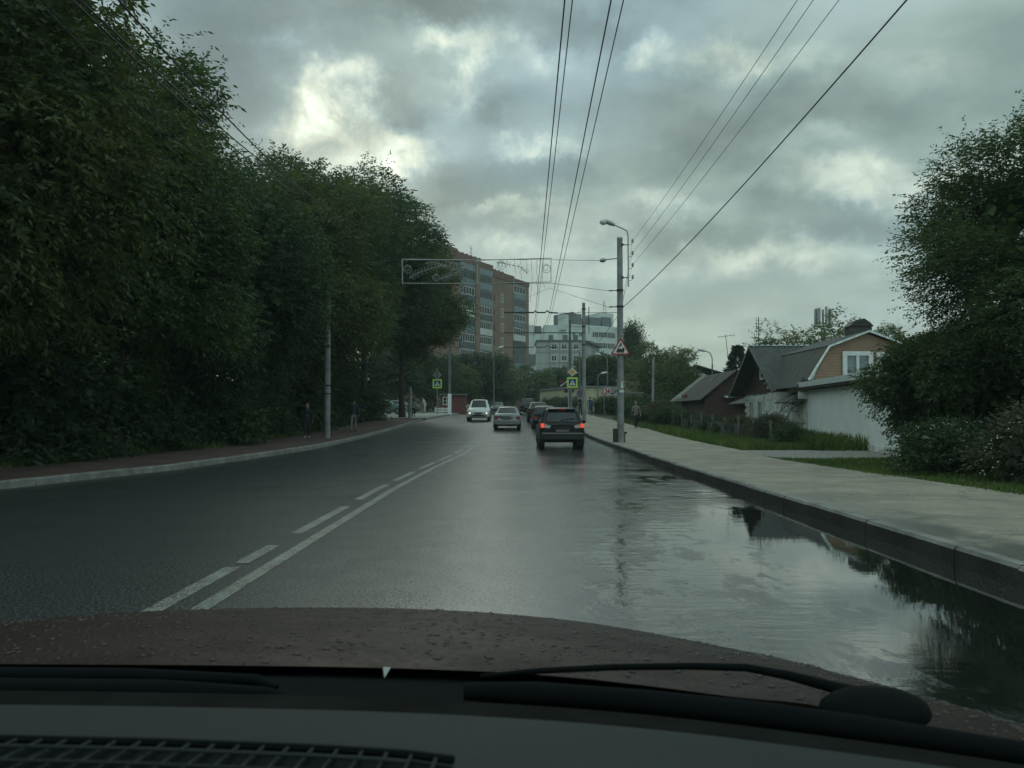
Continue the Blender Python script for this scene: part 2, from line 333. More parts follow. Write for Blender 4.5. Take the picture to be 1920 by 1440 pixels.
# ------------------------------------------------------------------ mesh helpers
class MB:
    def __init__(s): s.v = []; s.f = []; s.mi = []
    def add(s, vs, fs, mi=0):
        n = len(s.v); s.v += [tuple(p) for p in vs]
        s.f += [tuple(i+n for i in f) for f in fs]; s.mi += [mi]*len(fs); return s
    def box(s, c, d, mi=0, rz=0., rx=0., ry=0.):
        m = Matrix.Rotation(rz, 3, 'Z') @ Matrix.Rotation(ry, 3, 'Y') @ Matrix.Rotation(rx, 3, 'X')
        vs = [Vector(c)+m @ Vector((d[0]*a/2, d[1]*b/2, d[2]*e/2)) for a in (-1,1) for b in (-1,1) for e in (-1,1)]
        return s.add(vs, [(0,1,3,2),(4,6,7,5),(0,4,5,1),(2,3,7,6),(0,2,6,4),(1,5,7,3)], mi)
    def bb(s, x0, x1, y0, y1, z0, z1, mi=0):
        return s.box(((x0+x1)/2, (y0+y1)/2, (z0+z1)/2), (x1-x0, y1-y0, z1-z0), mi)
    def tube(s, pts, r, n=8, mi=0, cap=True):
        pts = [Vector(p) for p in pts]; k = len(pts)
        rs = r if isinstance(r, (list, tuple)) else [r]*k
        rings = []; up = None
        for i, p in enumerate(pts):
            d = (pts[min(i+1, k-1)]-pts[max(i-1, 0)]); d.normalize()
            if up is None or abs(d.dot(up)) > .95:
                up = Vector((0,0,1)) if abs(d.z) < .9 else Vector((1,0,0))
            a = d.cross(up).normalized(); b = a.cross(d).normalized(); up = b
            rings.append([p+(a*math.cos(2*math.pi*j/n)+b*math.sin(2*math.pi*j/n))*rs[i] for j in range(n)])
        vs = [q for rg in rings for q in rg]
        fs = [(i*n+j, i*n+(j+1) % n, (i+1)*n+(j+1) % n, (i+1)*n+j) for i in range(k-1) for j in range(n)]
        if cap: fs += [tuple(range(n-1, -1, -1)), tuple((k-1)*n+j for j in range(n))]
        return s.add(vs, fs, mi)
    def cyl(s, a, b, r, n=12, mi=0, r2=None): return s.tube([a, b], [r, r if r2 is None else r2], n, mi)
    def prism(s, poly, axis, a, b, mi=0):
        """poly in the other two axes, extruded along axis from a to b"""
        def mk(p, t):
            if axis == 0: return (t, p[0], p[1])
            if axis == 1: return (p[0], t, p[1])
            return (p[0], p[1], t)
        n = len(poly); vs = [mk(p, a) for p in poly]+[mk(p, b) for p in poly]
        fs = [tuple(range(n)), tuple(range(2*n-1, n-1, -1))]+[(i, (i+1) % n+0, (i+1) % n+n, i+n) for i in range(n)]
        return s.add(vs, fs, mi)
    def ell(s, c, r, mi=0, nu=10, nv=7):
        vs = []; fs = []
        for i in range(nv+1):
            th = math.pi*i/nv
            for j in range(nu):
                ph = 2*math.pi*j/nu
                vs.append((c[0]+r[0]*math.sin(th)*math.cos(ph), c[1]+r[1]*math.sin(th)*math.sin(ph), c[2]+r[2]*math.cos(th)))
        for i in range(nv):
            for j in range(nu):
                fs.append((i*nu+j, (i+1)*nu+j, (i+1)*nu+(j+1) % nu, i*nu+(j+1) % nu))
        return s.add(vs, fs, mi)
    def mesh(s, name, mats, smooth=None):
        me = bpy.data.meshes.new(name); me.from_pydata(s.v, [], s.f)
        for m in (mats if isinstance(mats, (list, tuple)) else [mats]): me.materials.append(m)
        for p, i in zip(me.polygons, s.mi): p.material_index = i
        if smooth is not None:
            for p in me.polygons: p.use_smooth = True
            try: me.set_sharp_from_angle(angle=R(smooth))
            except Exception: pass
        me.update(); return me
    def build(s, name, mats, parent=None, smooth=None):
        return link(name, s.mesh(name, mats, smooth), parent)
def link(name, data, parent=None):
    o = bpy.data.objects.new(name, data); COL.objects.link(o)
    if parent is not None: o.parent = parent
    return o
def tag(o, label=None, cat=None, group=None, kind=None):
    for k, v in (('label', label), ('category', cat), ('group', group), ('kind', kind)):
        if v: o[k] = v
    return o
def thing(name, loc, label, cat, group=None, rz=0.):
    o = link(name, None); o.location = loc; o.rotation_euler = (0, 0, rz)
    o.empty_display_size = .3
    return tag(o, label, cat, group)
def copy_tree(o, parent=None):
    c = o.copy(); COL.objects.link(c); c.parent = parent
    for ch in list(o.children): copy_tree(ch, c)
    return c
def struct(o, kind='structure'): o['kind'] = kind; return o

# ------------------------------------------------------------------ ground, road, pavements
def yrange(a, b, st):
    n = max(1, int(math.ceil((b-a)/st))); return [a+(b-a)*i/n for i in range(n+1)]
def strip(name, m, ys, fa, fb, za, nx=1, thick=None):
    mb = MB(); vs = []
    for y in ys:
        a, b = fa(y), fb(y)
        for i in range(nx+1): vs.append((a+(b-a)*i/nx, y, za(y)))
    fs = [(r*(nx+1)+i, r*(nx+1)+i+1, (r+1)*(nx+1)+i+1, (r+1)*(nx+1)+i) for r in range(len(ys)-1) for i in range(nx)]
    mb.add(vs, fs)
    return mb.build(name, m)
YS = yrange(-30, 170, 2.0)
# one ground sheet out to the horizon, dipping under the road
gy = [-400, -60]+YS+[300, 600, 1500, 3000]
mb = MB(); vs = []; fs = []
for y in gy:
    a, b = kl(y)-.12, kr(y)+.14; z = gz(y)
    for x, dz in ((-3000, .1), (-300, .1), (-60, .1), (a-6, .11), (a, .10), (a+.02, -.06), (b-.02, -.06), (b, .13), (b+4, .14), (b+30, .14), (300, .1), (3000, .1)):
        vs.append((x, y, z+dz))
for r in range(len(gy)-1):
    for i in range(11): fs.append((r*12+i, r*12+i+1, (r+1)*12+i+1, (r+1)*12+i))
mb.add(vs, fs); struct(mb.build('ground', M['ground']))
struct(strip('road', M['road'], YS, lambda y: kl(y)-.02, lambda y: kr(y)+.02, lambda y: gz(y), 6))
struct(strip('road', M['road'], [170, 200, 240], lambda y: -30, lambda y: 40, lambda y: gz(y)+.15))
struct(strip('sidewalk', M['walk'], [y for y in YS if y <= 128], lambda y: kr(y)+.15, lambda y: kr(y)+.15+lerp_table([(0,3.9),(14,3.75),(24,3.2),(30,3.7),(50,4.0),(70,3.2),(120,3)], y), lambda y: gz(y)+.175, 3))
struct(strip('sidewalk', M['walk_red'], [y for y in YS if y <= 66.1], lambda y: kl(y)-3.3, lambda y: kl(y)-.15, lambda y: gz(y)+.15, 3))
struct(strip('forecourt', M['walk_light'], [y for y in YS if 67 < y <= 100], lambda y: -34, lambda y: kl(y)-.15, lambda y: gz(y)+.145, 3))
# gravel crossing the verge, and the mown verge
struct(strip('gravel_path', M['gravel'], yrange(24.4, 29.5, .8), lambda y: kr(y)+3.2+(29.5-y)*.1, lambda y: 12.6, lambda y: gz(y)+.165, 4))
struct(strip('grass_verge', M['grass_ground'], yrange(-5, 50, 2), lambda y: kr(y)+.15+lerp_table([(0,3.7),(14,3.6),(24,3.0),(30,3.5),(50,3.8)], y), lambda y: 40, lambda y: gz(y)+.155, 3))

def kerb(name, m, f, ys, hgt, side, seg=1.0):
    """row of kerb stones with slightly uneven tops and joints"""
    rnd = random.Random(5); mb = MB(); y = ys[0]
    while y < ys[1]-.3:
        y2 = min(y+seg, ys[1]); j = rnd.uniform(-.005, .005); h = hgt+rnd.uniform(-.006, .006)
        n = 1
        for i in range(n):
            a = y+(y2-.012-y)*i/n; b = y+(y2-.012-y)*(i+1)/n
            def ring(t):
                x0 = f(t)+j; z = gz(t)
                return [(x0, t, z-.05), (x0+side*.012, t, z+h-.035), (x0+side*.035, t, z+h), (x0+side*.155, t, z+h), (x0+side*.155, t, z-.05)]
            r1, r2 = ring(a), ring(b)
            fs = [(k, k+1, k+6, k+5) for k in range(4)]
            if i == 0: fs.append((0, 1, 2, 3, 4))
            if i == n-1: fs.append((9, 8, 7, 6, 5))
            n0 = len(mb.mi); mb.add(r1+r2, fs); mb.mi[n0+2] = 1; mb.mi[n0+1] = 1
        y = y2
    return struct(mb.build(name, [m, M['kerb']]))
kerb('kerb', M['kerb_wet'], kr, (-8, 120), .18, 1)
kerb('kerb', M['kerb'], kl, (-8, 66), .16, -1)
kerb('kerb', M['kerb'], kl, (68.5, 120), .14, -1)

# centre line: a solid line with a broken one on its left
def ribbon(mb, f, a, b, wdt, dz=.004):
    ys = yrange(a, b, 1.0)
    vs = []
    for y in ys:
        vs += [(f(y)-wdt/2, y, gz(y)+dz), (f(y)+wdt/2, y, gz(y)+dz)]
    mb.add(vs, [(2*i, 2*i+1, 2*i+3, 2*i+2) for i in range(len(ys)-1)])
mb = MB(); ribbon(mb, cl, -8, 125, .14)
ribbon(mb, lambda y: cl(y)-.33, -8, 7.9, .15)
ribbon(mb, lambda y: cl(y)-.32, 8.1, 9.2, .15)
y = 10.1
while y < 120: ribbon(mb, lambda t: cl(t)-.31, y, y+3.0, .15); y += 4.0
struct(mb.build('road_marking', M['paint']))

# ------------------------------------------------------------------ foliage
def foliage(name, seed, rx, ry, rz, cz, n_sprig, leaf, m, nclump=26, clump_r=.34, inner=2500, droop=.45, taper=0., inner_size=.42, sprig_len=.75, mats=None):
    rng = np.random.default_rng(seed)
    u = rng.normal(size=(nclump, 3)); u /= np.linalg.norm(u, axis=1)[:, None]
    rad = rng.uniform(.45, .86, nclump)**.8
    C = u*rad[:, None]
    C[:, 2] = np.clip(C[:, 2], -.92, .86)
    if taper: C[:, :2] *= (1-taper*(C[:, 2:3]+1)/2)
    S = np.array([rx, ry, rz])
    ci = rng.integers(0, nclump, n_sprig)
    cr = clump_r*rng.uniform(.6, 1.25, nclump)
    d = rng.normal(size=(n_sprig, 3)); d /= np.linalg.norm(d, axis=1)[:, None]
    d[:, 2] = d[:, 2]*.8+.12
    rr = rng.uniform(.35, 1, n_sprig)**.6
    # a few long sprigs stick out of each clump
    rr *= np.where(rng.random(n_sprig) < .06, rng.uniform(1.1, 1.5, n_sprig), 1)
    O = (C[ci]+d*(cr[ci]*rr)[:, None])*S+np.array([0, 0, cz])
    out = d+C[ci]*.8+rng.normal(size=(n_sprig, 3))*.45; out[:, 2] += .15
    out /= np.linalg.norm(out, axis=1)[:, None]
    k = 8
    t = np.linspace(.1, 1, k)
    L = sprig_len*rng.uniform(.5, 1.2, n_sprig)
    pos = O[:, None, :]+out[:, None, :]*(L[:, None]*t[None, :])[..., None]
    pos[..., 2] -= (t[None, :]**2)*L[:, None]*droop*.6
    side = np.cross(out, np.array([0, 0, 1.0])); side /= (np.linalg.norm(side, axis=1)[:, None]+1e-6)
    sg = np.where(np.arange(k) % 2 == 0, 1., -1.)
    ld = side[:, None, :]*sg[None, :, None]*.8+out[:, None, :]*.6+rng.normal(size=(n_sprig, k, 3))*.35
    ld[..., 2] -= droop
    pos = pos.reshape(-1, 3); ld = ld.reshape(-1, 3)
    # inner, larger leaf masses close the view through the crown
    if inner:
        q = rng.normal(size=(inner, 3)); q /= np.linalg.norm(q, axis=1)[:, None]
        q *= (rng.uniform(0, 1, inner)**.5*.72)[:, None]
        if taper: q[:, :2] *= (1-taper*(q[:, 2:3]+1)/2)
        pos = np.vstack([pos, q*S+np.array([0, 0, cz])]); ld = np.vstack([ld, rng.normal(size=(inner, 3))])
    N = len(pos)
    ld /= (np.linalg.norm(ld, axis=1)[:, None]+1e-9)
    sz = leaf*rng.uniform(.65, 1.3, N); 
    if inner: sz[-inner:] = inner_size*rng.uniform(.6, 1.3, inner)
    ax = np.cross(ld, rng.normal(size=(N, 3))); ax /= (np.linalg.norm(ax, axis=1)[:, None]+1e-9)
    nz = np.cross(ld, ax)
    wd = .19*sz
    if inner: wd[-inner:] = .4*sz[-inner:]
    v = np.empty((N, 4, 3))
    v[:, 0] = pos; v[:, 2] = pos+ld*sz[:, None]-nz*(sz*.12)[:, None]
    midp = pos+ld*(sz*.42)[:, None]
    v[:, 1] = midp+ax*wd[:, None]; v[:, 3] = midp-ax*wd[:, None]
    v = v.reshape(-1, 3)
    v[:, 2] = np.maximum(v[:, 2], .02)
    me = bpy.data.meshes.new(name)
    me.vertices.add(N*4); me.vertices.foreach_set('co', v.ravel())
    me.loops.add(N*4); me.loops.foreach_set('vertex_index', np.arange(N*4, dtype=np.int32))
    me.polygons.add(N); me.polygons.foreach_set('loop_start', np.arange(0, N*4, 4, dtype=np.int32))
    me.polygons.foreach_set('loop_total', np.full(N, 4, dtype=np.int32))
    me.materials.append(m); me.update(calc_edges=True); me.validate()
    return me
def trunk_mesh(name, seed, h, r, limbs=7, spread=.3, low=.35):
    rnd = random.Random(seed); mb = MB()
    pts = []; x = y = 0
    for i in range(7):
        t = i/6; pts.append((x, y, h*.8*t)); x += rnd.uniform(-.12, .12); y += rnd.uniform(-.12, .12)
    mb.tube(pts, [r*(1.25 if i == 0 else 1-.85*i/6) for i in range(7)], 9)
    for k in range(limbs):
        t = low+(1-low)*.8*k/limbs; i = int(t*6); a = Vector(pts[i]).lerp(Vector(pts[min(i+1, 6)]), t*6-i)
        ph = k*2.4+rnd.uniform(-.4, .4); ln = h*spread*rnd.uniform(.7, 1.1)
        b = a+Vector((math.cos(ph)*ln*.5, math.sin(ph)*ln*.5, ln*.35)); c = a+Vector((math.cos(ph)*ln*.9, math.sin(ph)*ln*.9, ln*.85))
        rr = r*(1-.8*t)*.55
        mb.tube([a, b, c], [rr, rr*.6, rr*.15], 6)
        for q in (-.7, .7):
            e = b+Vector((math.cos(ph+q)*ln*.45, math.sin(ph+q)*ln*.45, ln*.3)); mb.tube([b, e], [rr*.45, rr*.1], 5)
    return mb.mesh(name, M['bark'], 60)
BIG = [foliage('maple_crown', 11+i, 4.9, 4.9, 6.6, 8.0, 11500, .19, M[('maple', 'maple_gold', 'maple_light')[i]], nclump=50, clump_r=.25, inner=5600, droop=.5) for i in range(3)]
NEAR = foliage('maple_crown', 21, 4.9, 4.9, 6.6, 8.0, 15000, .165, M['maple_gold'], nclump=60, clump_r=.24, inner=6500, droop=.6, sprig_len=.62)
BT = trunk_mesh('maple_trunk', 3, 14, .24, 9, .28)
def tree(name, loc, crown, trunk, sc, rz, label, cat='tree', group=None, squash=1.0, lift=0.):
    t = thing(name, loc, label, cat, group)
    for nm, me in (('crown', crown), ('trunk', trunk)):
        if me is None: continue
        o = link(nm, me, t); o.scale = (sc, sc, sc*squash); o.rotation_euler = (0, 0, rz)
        if nm == 'crown': o.location.z = lift
    return t
GL = 'maples along the left pavement'
left_trees = [
 (-13.6, 11.0, 3, 1.12, .3, 1.0, 'nearest tall maple of the left row, cut by the left edge of the photo'),
 (-12.9, 18.5, 3, 1.05, 1.9, 1.0, 'yellow-topped tall maple under the wires in the upper left corner'),
 (-12.7, 26.5, 2, .93, 4.0, 1.0, 'maple with loose sprays against the sky, third of the left row'),
 (-11.9, 34.0, 0, .88, 5.2, .98, 'dark maple behind the loose sprays, fourth of the left row'),
 (-11.9, 43.5, 1, 1.06, .9, 1.0, 'broad maple standing behind the two walkers on the left pavement'),
 (-12.4, 52.0, 2, 1.22, 2.6, 1.0, 'tallest dark maple above the middle of the left row, under the brightest cloud'),
 (-11.0, 61.0, 0, 1.28, 3.3, .93, 'dark maple second from the far end of the left row'),
 (-9.4, 71.0, 1, 1.13, .2, .85, 'last maple of the left row, its leaves reaching across the brick tower'),
]
for (x, y, k, s, rz, sq, lb) in left_trees:
    tree('maple_tree', (x, y, gz(y)+.1), (BIG+[NEAR])[k], BT, s, rz, lb, 'tree', GL, sq, {71.0: 2.6, 61.0: 1.6}.get(y, 0))
for i, (x, y, k, s, wh) in enumerate([(-23, 14, 2, 1.0, 'nearest the left edge'), (-22, 26, 0, 1.0, 'second from the near end'), (-21.5, 39, 1, 1.05, 'third from the near end'), (-21, 53, 2, 1.1, 'fourth from the near end'), (-19.5, 67, 0, 1.05, 'at its far end')]):  # second row added to block light behind the front maples
    tree('maple_tree', (x, y, gz(y)+.1), BIG[k], BT, s, i*1.3, 'maple added to block light, in the second row deep behind the left pavement, '+wh, 'tree', 'added maples behind the left row')

# undergrowth at the foot of the trees
UND = [foliage('shrub_foliage', 40+i, 1.9, 1.9, 1.7, 1.3, 1500, .17, M['maple'], nclump=16, clump_r=.42, inner=700, sprig_len=.5, inner_size=.35) for i in range(2)]
uy = [6, 9.2, 12.4, 15.6, 19, 22.5, 26, 29.6, 33.5, 37.5, 42, 47, 52, 57, 62, 66.5]
ordn = ['first','second','third','fourth','fifth','sixth','seventh','eighth','ninth','tenth','eleventh','twelfth','thirteenth','fourteenth','fifteenth','last']
for i, y in enumerate(uy):
    x = kl(y)-5.0-(.7 if i % 3 == 1 else 0)
    tree('shrub', (x, y, gz(y)+.08), UND[i % 2], None, 1.0+.18*((i*7) % 3), i*1.7, 'dark undergrowth shrub under the maples by the left pavement, %s from the near end' % ordn[i], 'shrub', 'undergrowth along the left pavement')

for i, (x, y, wh) in enumerate([(-15.2, 58, 'behind the far walker'), (-15.0, 66, 'before the parked green car'), (-16.8, 74, 'left of the parked green car')]):
    tree('shrub', (x, y, gz(y)+.08), UND[i % 2], None, 1.9, i*2.1, 'tall dark undergrowth bush under the last maples, '+wh, 'shrub', 'tall undergrowth under the last maples')
# far trees in front of the tower and around the crossing
FAR = [foliage('far_crown', 60+i, 5.2, 5.2, 5.0, 6.2, 3600, .34, M['willow'], nclump=34, clump_r=.3, inner=3200, sprig_len=1.0, inner_size=.7) for i in range(2)]
WRM = foliage('yellowing_crown', 66, 4.2, 4.2, 4.6, 5.4, 3000, .27, M['warm_leaf'], nclump=30, clump_r=.28, inner=1600, sprig_len=.9, inner_size=.5)
LOOSE = foliage('loose_crown', 67, 3.6, 3.6, 4.2, 6.0, 1200, .30, M['warm_leaf'], nclump=20, clump_r=.32, inner=160, sprig_len=1.2, inner_size=.4)
FT = trunk_mesh('far_trunk', 8, 10, .22, 7, .3)
def ftree(px, d, top_py, k, rz, label, name='leafy_tree', trunk=True, wide=1.0):
    x = (px-960)/F*d; z0 = gz(d)+.05; H = P(px, top_py, d).z-z0
    me, h0 = {0: (FAR[0], 11.4), 1: (FAR[1], 11.4), 2: (WRM, 10.2), 3: (LOOSE, 10.4)}[k]
    s = H/h0; t = thing(name, (x, d, z0), label, 'tree')
    for nm, m_ in (('crown', me), ('trunk', FT)):
        o = link(nm, m_, t); o.scale = (s*wide, s*wide, s*1.0); o.rotation_euler = (0, 0, rz)
    return t
ftree(862, 118, 676, 2, .2, 'tree in front of the left foot of the brick tower, beside the last maple')
ftree(900, 128, 650, 1, 1.2, 'broad dark tree in front of the brick tower, behind the white oncoming car', wide=1.15)
ftree(948, 136, 676, 2, 2.2, 'round green tree below the right corner of the brick tower')
ftree(1005, 150, 684, 2, .9, 'tree between the brick tower and the grey panel block', wide=1.2)
ftree(1050, 158, 688, 0, 3.0, 'low tree in front of the grey panel block, behind the yellow diamond sign')
ftree(1128, 118, 655, 1, 4.0, 'dark tree to the left of the big lamp pole, behind the white number sign', wide=1.1)
ftree(1150, 128, 672, 0, .5, 'very dark tree directly behind the lower half of the big lamp pole', wide=1.2)
ftree(1240, 84, 640, 2, .7, 'yellow-green tree right of the big lamp pole, behind the slim grey post')
ftree(1275, 80, 655, 2, 2.9, 'yellow-green tree left of the far street lamp, above the red cottage roof')
ftree(1205, 92, 662, 2, 4.4, 'lower yellow-green tree just right of the big lamp pole')
ftree(1460, 72, 612, 3, .7, 'thin see-through tree behind the ridge of the white house')
ftree(1535, 68, 588, 3, 2.1, 'thin tree growing around the phone mast behind the roofs')
ftree(1585, 74, 606, 3, 3.6, 'small thin tree left of the chimney, behind the orange gable')
ftree(1440, 56, 635, 0, 3.6, 'dark dense tree behind the ridge of the dark red gable', wide=.45)
ftree(1700, 55, 610, 2, 1.1, 'yellow-green tree behind the right end of the orange house')
ftree(1810, 62, 600, 0, 2.0, 'dark tree far behind the big tree at the right')
ftree(740, 104, 640, 0, 1.0, 'dark tree behind the parked green car on the left')
ftree(800, 112, 650, 1, 2.0, 'dark tree behind the crossing sign on the left')

# poplar and conifer
def conifer_mesh(name, seed, h, r, m, n=2600):
    rng = np.random.default_rng(seed); mb = []
    t = rng.uniform(.03, 1, n)**.85; ph = rng.uniform(0, 2*np.pi, n); rad = (1-t)**.8*r*rng.uniform(.25, 1, n)*(1+.25*np.sin(t*60))
    pos = np.stack([np.cos(ph)*rad, np.sin(ph)*rad, t*h], 1)
    d = np.stack([np.cos(ph), np.sin(ph), rng.uniform(-.2, .7, n)], 1)
    d /= np.linalg.norm(d, axis=1)[:, None]
    ax = np.cross(d, rng.normal(size=(n, 3))); ax /= np.linalg.norm(ax, axis=1)[:, None]
    s = rng.uniform(.25, .6, n)
    v = np.empty((n, 4, 3)); v[:, 0] = pos; v[:, 1] = pos+d*(s*.5)[:, None]+ax*(s*.16)[:, None]; v[:, 2] = pos+d*s[:, None]; v[:, 3] = pos+d*(s*.5)[:, None]-ax*(s*.16)[:, None]
    me = bpy.data.meshes.new(name); me.from_pydata([tuple(q) for q in v.reshape(-1, 3)], [], [tuple(range(4*i, 4*i+4)) for i in range(n)])
    me.materials.append(m); return me
POP = foliage('poplar_crown', 71, 2.2, 2.2, 7.2, 8.5, 2400, .36, M['willow'], nclump=26, clump_r=.3, inner=900, taper=.55, sprig_len=1.3, droop=-.5, inner_size=.5)
x = (1188-960)/F*112; tree('poplar_tree', (x, 112, gz(112)), POP, trunk_mesh('poplar_trunk', 4, 14, .2, 6, .15), .80, 0, 'narrow pointed poplar rising just right of the big lamp pole')
x = (1384-960)/F*72; tree('spruce_tree', (x, 72, gz(72)), conifer_mesh('spruce_crown', 5, 6.2, 2.2, M['spruce'], 4200), trunk_mesh('spruce_trunk', 5, 5, .14, 3, .1), 1.0, 0, 'blue-green spruce behind the red cottage roof, below the tilted aerial')

# big tree at the right edge and the leafy maple bush in front of the white shed
RT = foliage('right_crown', 81, 4.4, 4.4, 4.9, 6.1, 22000, .115, M['maple_light'], nclump=52, clump_r=.22, inner=3400, droop=.4, sprig_len=.6, inner_size=.3)
tree('maple_tree', (14.1, 20.0, gz(20)+.1), RT, trunk_mesh('right_trunk', 12, 10, .22, 8, .3), .92, 2.0, 'big loose maple filling the right edge of the photo, leaves edged against the sky', squash=.88)
SB = foliage('maple_bush_foliage', 83, 2.5, 2.4, 2.0, 2.15, 11000, .115, M['maple_light'], nclump=38, clump_r=.26, inner=2400, droop=.6, sprig_len=.45, inner_size=.25)
tree('maple_bush', (12.15, 21.6, gz(21)+.1), SB, trunk_mesh('bush_trunk', 14, 4, .08, 6, .3, .1), 1.0, .4, 'dark maple bush with fresh sprays in front of the white shed wall', 'bush')
tree('maple_bush', (14.6, 17.4, gz(17)+.1), SB, None, .95, 2.4, 'dark maple bush under the big tree at the right edge', 'bush')
def flower_bits(name, seed, rx, rz, n, parent):
    rnd = random.Random(seed); mb = MB()
    for i in range(n):
        th = rnd.uniform(0, 6.28); e = rnd.uniform(0, 1.4)
        c = (math.cos(th)*math.cos(e)*rx*1.02, math.sin(th)*math.cos(e)*rx*1.02, .15+math.sin(e)*rz*1.75)
        s = rnd.uniform(.010, .02)
        mb.ell(c, (s, s, s*.7), 0, 5, 3)
    o = mb.build(name, M['flower'], parent); o['kind'] = 'stuff'; return o
SHR = [foliage('shrub_foliage', 90+i, 1.0, 1.0, .62, .58, 1500, .085, M['dusty' if i else 'shrub'], nclump=18, clump_r=.42, inner=700, sprig_len=.32, inner_size=.2, droop=.1) for i in range(2)]
def shrub(x, y, k, s, label, flowers=0, rz=0., group=None, name='shrub'):
    t = thing(name, (x, y, gz(y)+.14), label, 'shrub', group)
    o = link('foliage', SHR[k], t); o.scale = (s, s, s); o.rotation_euler = (0, 0, rz)
    if flowers: flower_bits('flowers', int(x*100), s*.95, s*.60, flowers, t)
    return t
shrub(9.3, 18.2, 0, .95, 'low green shrub with tiny white flowers, left of the two near the right edge', 90)
shrub(10.35, 18.9, 0, 1.0, 'green shrub with sparse white flowers squeezed between its two neighbours', 40, 1.)
shrub(9.95, 15.4, 1, 1.15, 'tall dusty brown-green shrub speckled with white flowers at the right edge', 140)
shrub(11.1, 14.4, 1, 1.0, 'dusty shrub cut by the right edge of the photo', 60, 2.)
shrub(9.4, 13.4, 0, .6, 'small yellow-green shrub in the lower right corner of the verge', 0, 2.)
hedge = [(10.6,31.5,0,.75),(10.9,34.6,1,.9),(11.0,37.0,1,.72),(11.0,39.4,1,.80),(10.8,41.6,0,.72),(10.6,43.8,0,.78),(10.4,46.2,1,.72),(10.2,48.6,0,.95),(9.9,51.2,0,1.1),(9.9,54.0,1,1.2),(9.5,57.2,0,1.15),(9.0,60.6,0,1.1)]
hw = ['in the grass beside the white shed wall','at the left end of the white shed','in front of the iron railing','below the door canopy','under the white windows','at the white corner','before the gap between the two houses','in front of the dark red cottage wall','below the cottage eave','at the cottage corner','beside the walking woman','behind the walking woman']
for i, (x, y, k, s) in enumerate(hedge):
    shrub(x, y, k, s, ('tangled garden shrub ' if k == 0 else 'straggly brownish garden bush ')+hw[i], 0, i*1.1, 'garden bushes along the fence')
for i, (px, d, s, wh) in enumerate([(1215, 66, 1.5, 'right of the big lamp pole'), (1190, 72, 1.6, 'hiding the end of the number sign'), (1150, 78, 1.5, 'left of the big lamp pole'), (1132, 84, 1.4, 'where the right pavement narrows'), (1250, 70, 1.6, 'at the left corner of the cottage'), (1065, 104, 1.6, 'before the cream low building'), (1040, 108, 1.6, 'left of the crossing light mast')]):
    shrub((px-960)/F*d, d, 0, s, 'green bush by the far right pavement '+wh, 0, i*.8, 'bushes along the far right pavement')

def blades(name, regions, m):
    rng = np.random.default_rng(7); V = []
    for (x0, x1, y0, y1, n, h) in regions:
        x = rng.uniform(x0, x1, n); y = rng.uniform(y0, y1, n)
        # clumpiness
        keep = (np.sin(x*3.1+y*1.7)+np.sin(x*1.3-y*2.9)+rng.normal(size=n)*.9) > -.6
        x = x[keep]; y = y[keep]; k = len(x)
        z = np.array([gz(t)+.15 for t in y]); hh = h*rng.uniform(.4, 1.3, k); a = rng.uniform(0, 6.28, k)
        wv = .012+hh*.05; lx = rng.normal(size=k)*hh*.35; ly = rng.normal(size=k)*hh*.35
        v = np.empty((k, 3, 3)); v[:, 0] = np.stack([x-np.cos(a)*wv, y-np.sin(a)*wv, z], 1); v[:, 1] = np.stack([x+np.cos(a)*wv, y+np.sin(a)*wv, z], 1); v[:, 2] = np.stack([x+lx, y+ly, z+hh], 1)
        V.append(v.reshape(-1, 3))
    V = np.vstack(V); N = len(V)//3
    me = bpy.data.meshes.new(name)
    me.vertices.add(N*3); me.vertices.foreach_set('co', V.ravel()); me.loops.add(N*3); me.loops.foreach_set('vertex_index', np.arange(N*3, dtype=np.int32))
    me.polygons.add(N); me.polygons.foreach_set('loop_start', np.arange(0, N*3, 3, dtype=np.int32)); me.polygons.foreach_set('loop_total', np.full(N, 3, dtype=np.int32))
    me.materials.append(m); me.update(calc_edges=True)
    return link(name, me)
g = blades('grass', [(8.0, 13.5, 11, 17, 16000, .09), (7.7, 12.5, 17, 24, 15000, .09), (8.1, 12.4, 29.3, 38, 15000, .26), (10.6, 12.9, 29, 38, 7000, .5), (8.2, 13, 38, 50, 11000, .3), (7.9, 9.5, 50, 66, 3000, .3)], M['grass'])
tag(g, 'short green grass with taller weeds on the verge right of the pavement', 'grass', kind='stuff')
g = blades('grass', [(-16, -13.2, 3, 16, 4000, .22), (-14, -12.2, 16, 30, 4000, .2), (-12.6, -11.1, 30, 62, 5000, .2)], M['grass'])
tag(g, 'thin dark grass under the maples at the edge of the left pavement', 'grass', kind='stuff')

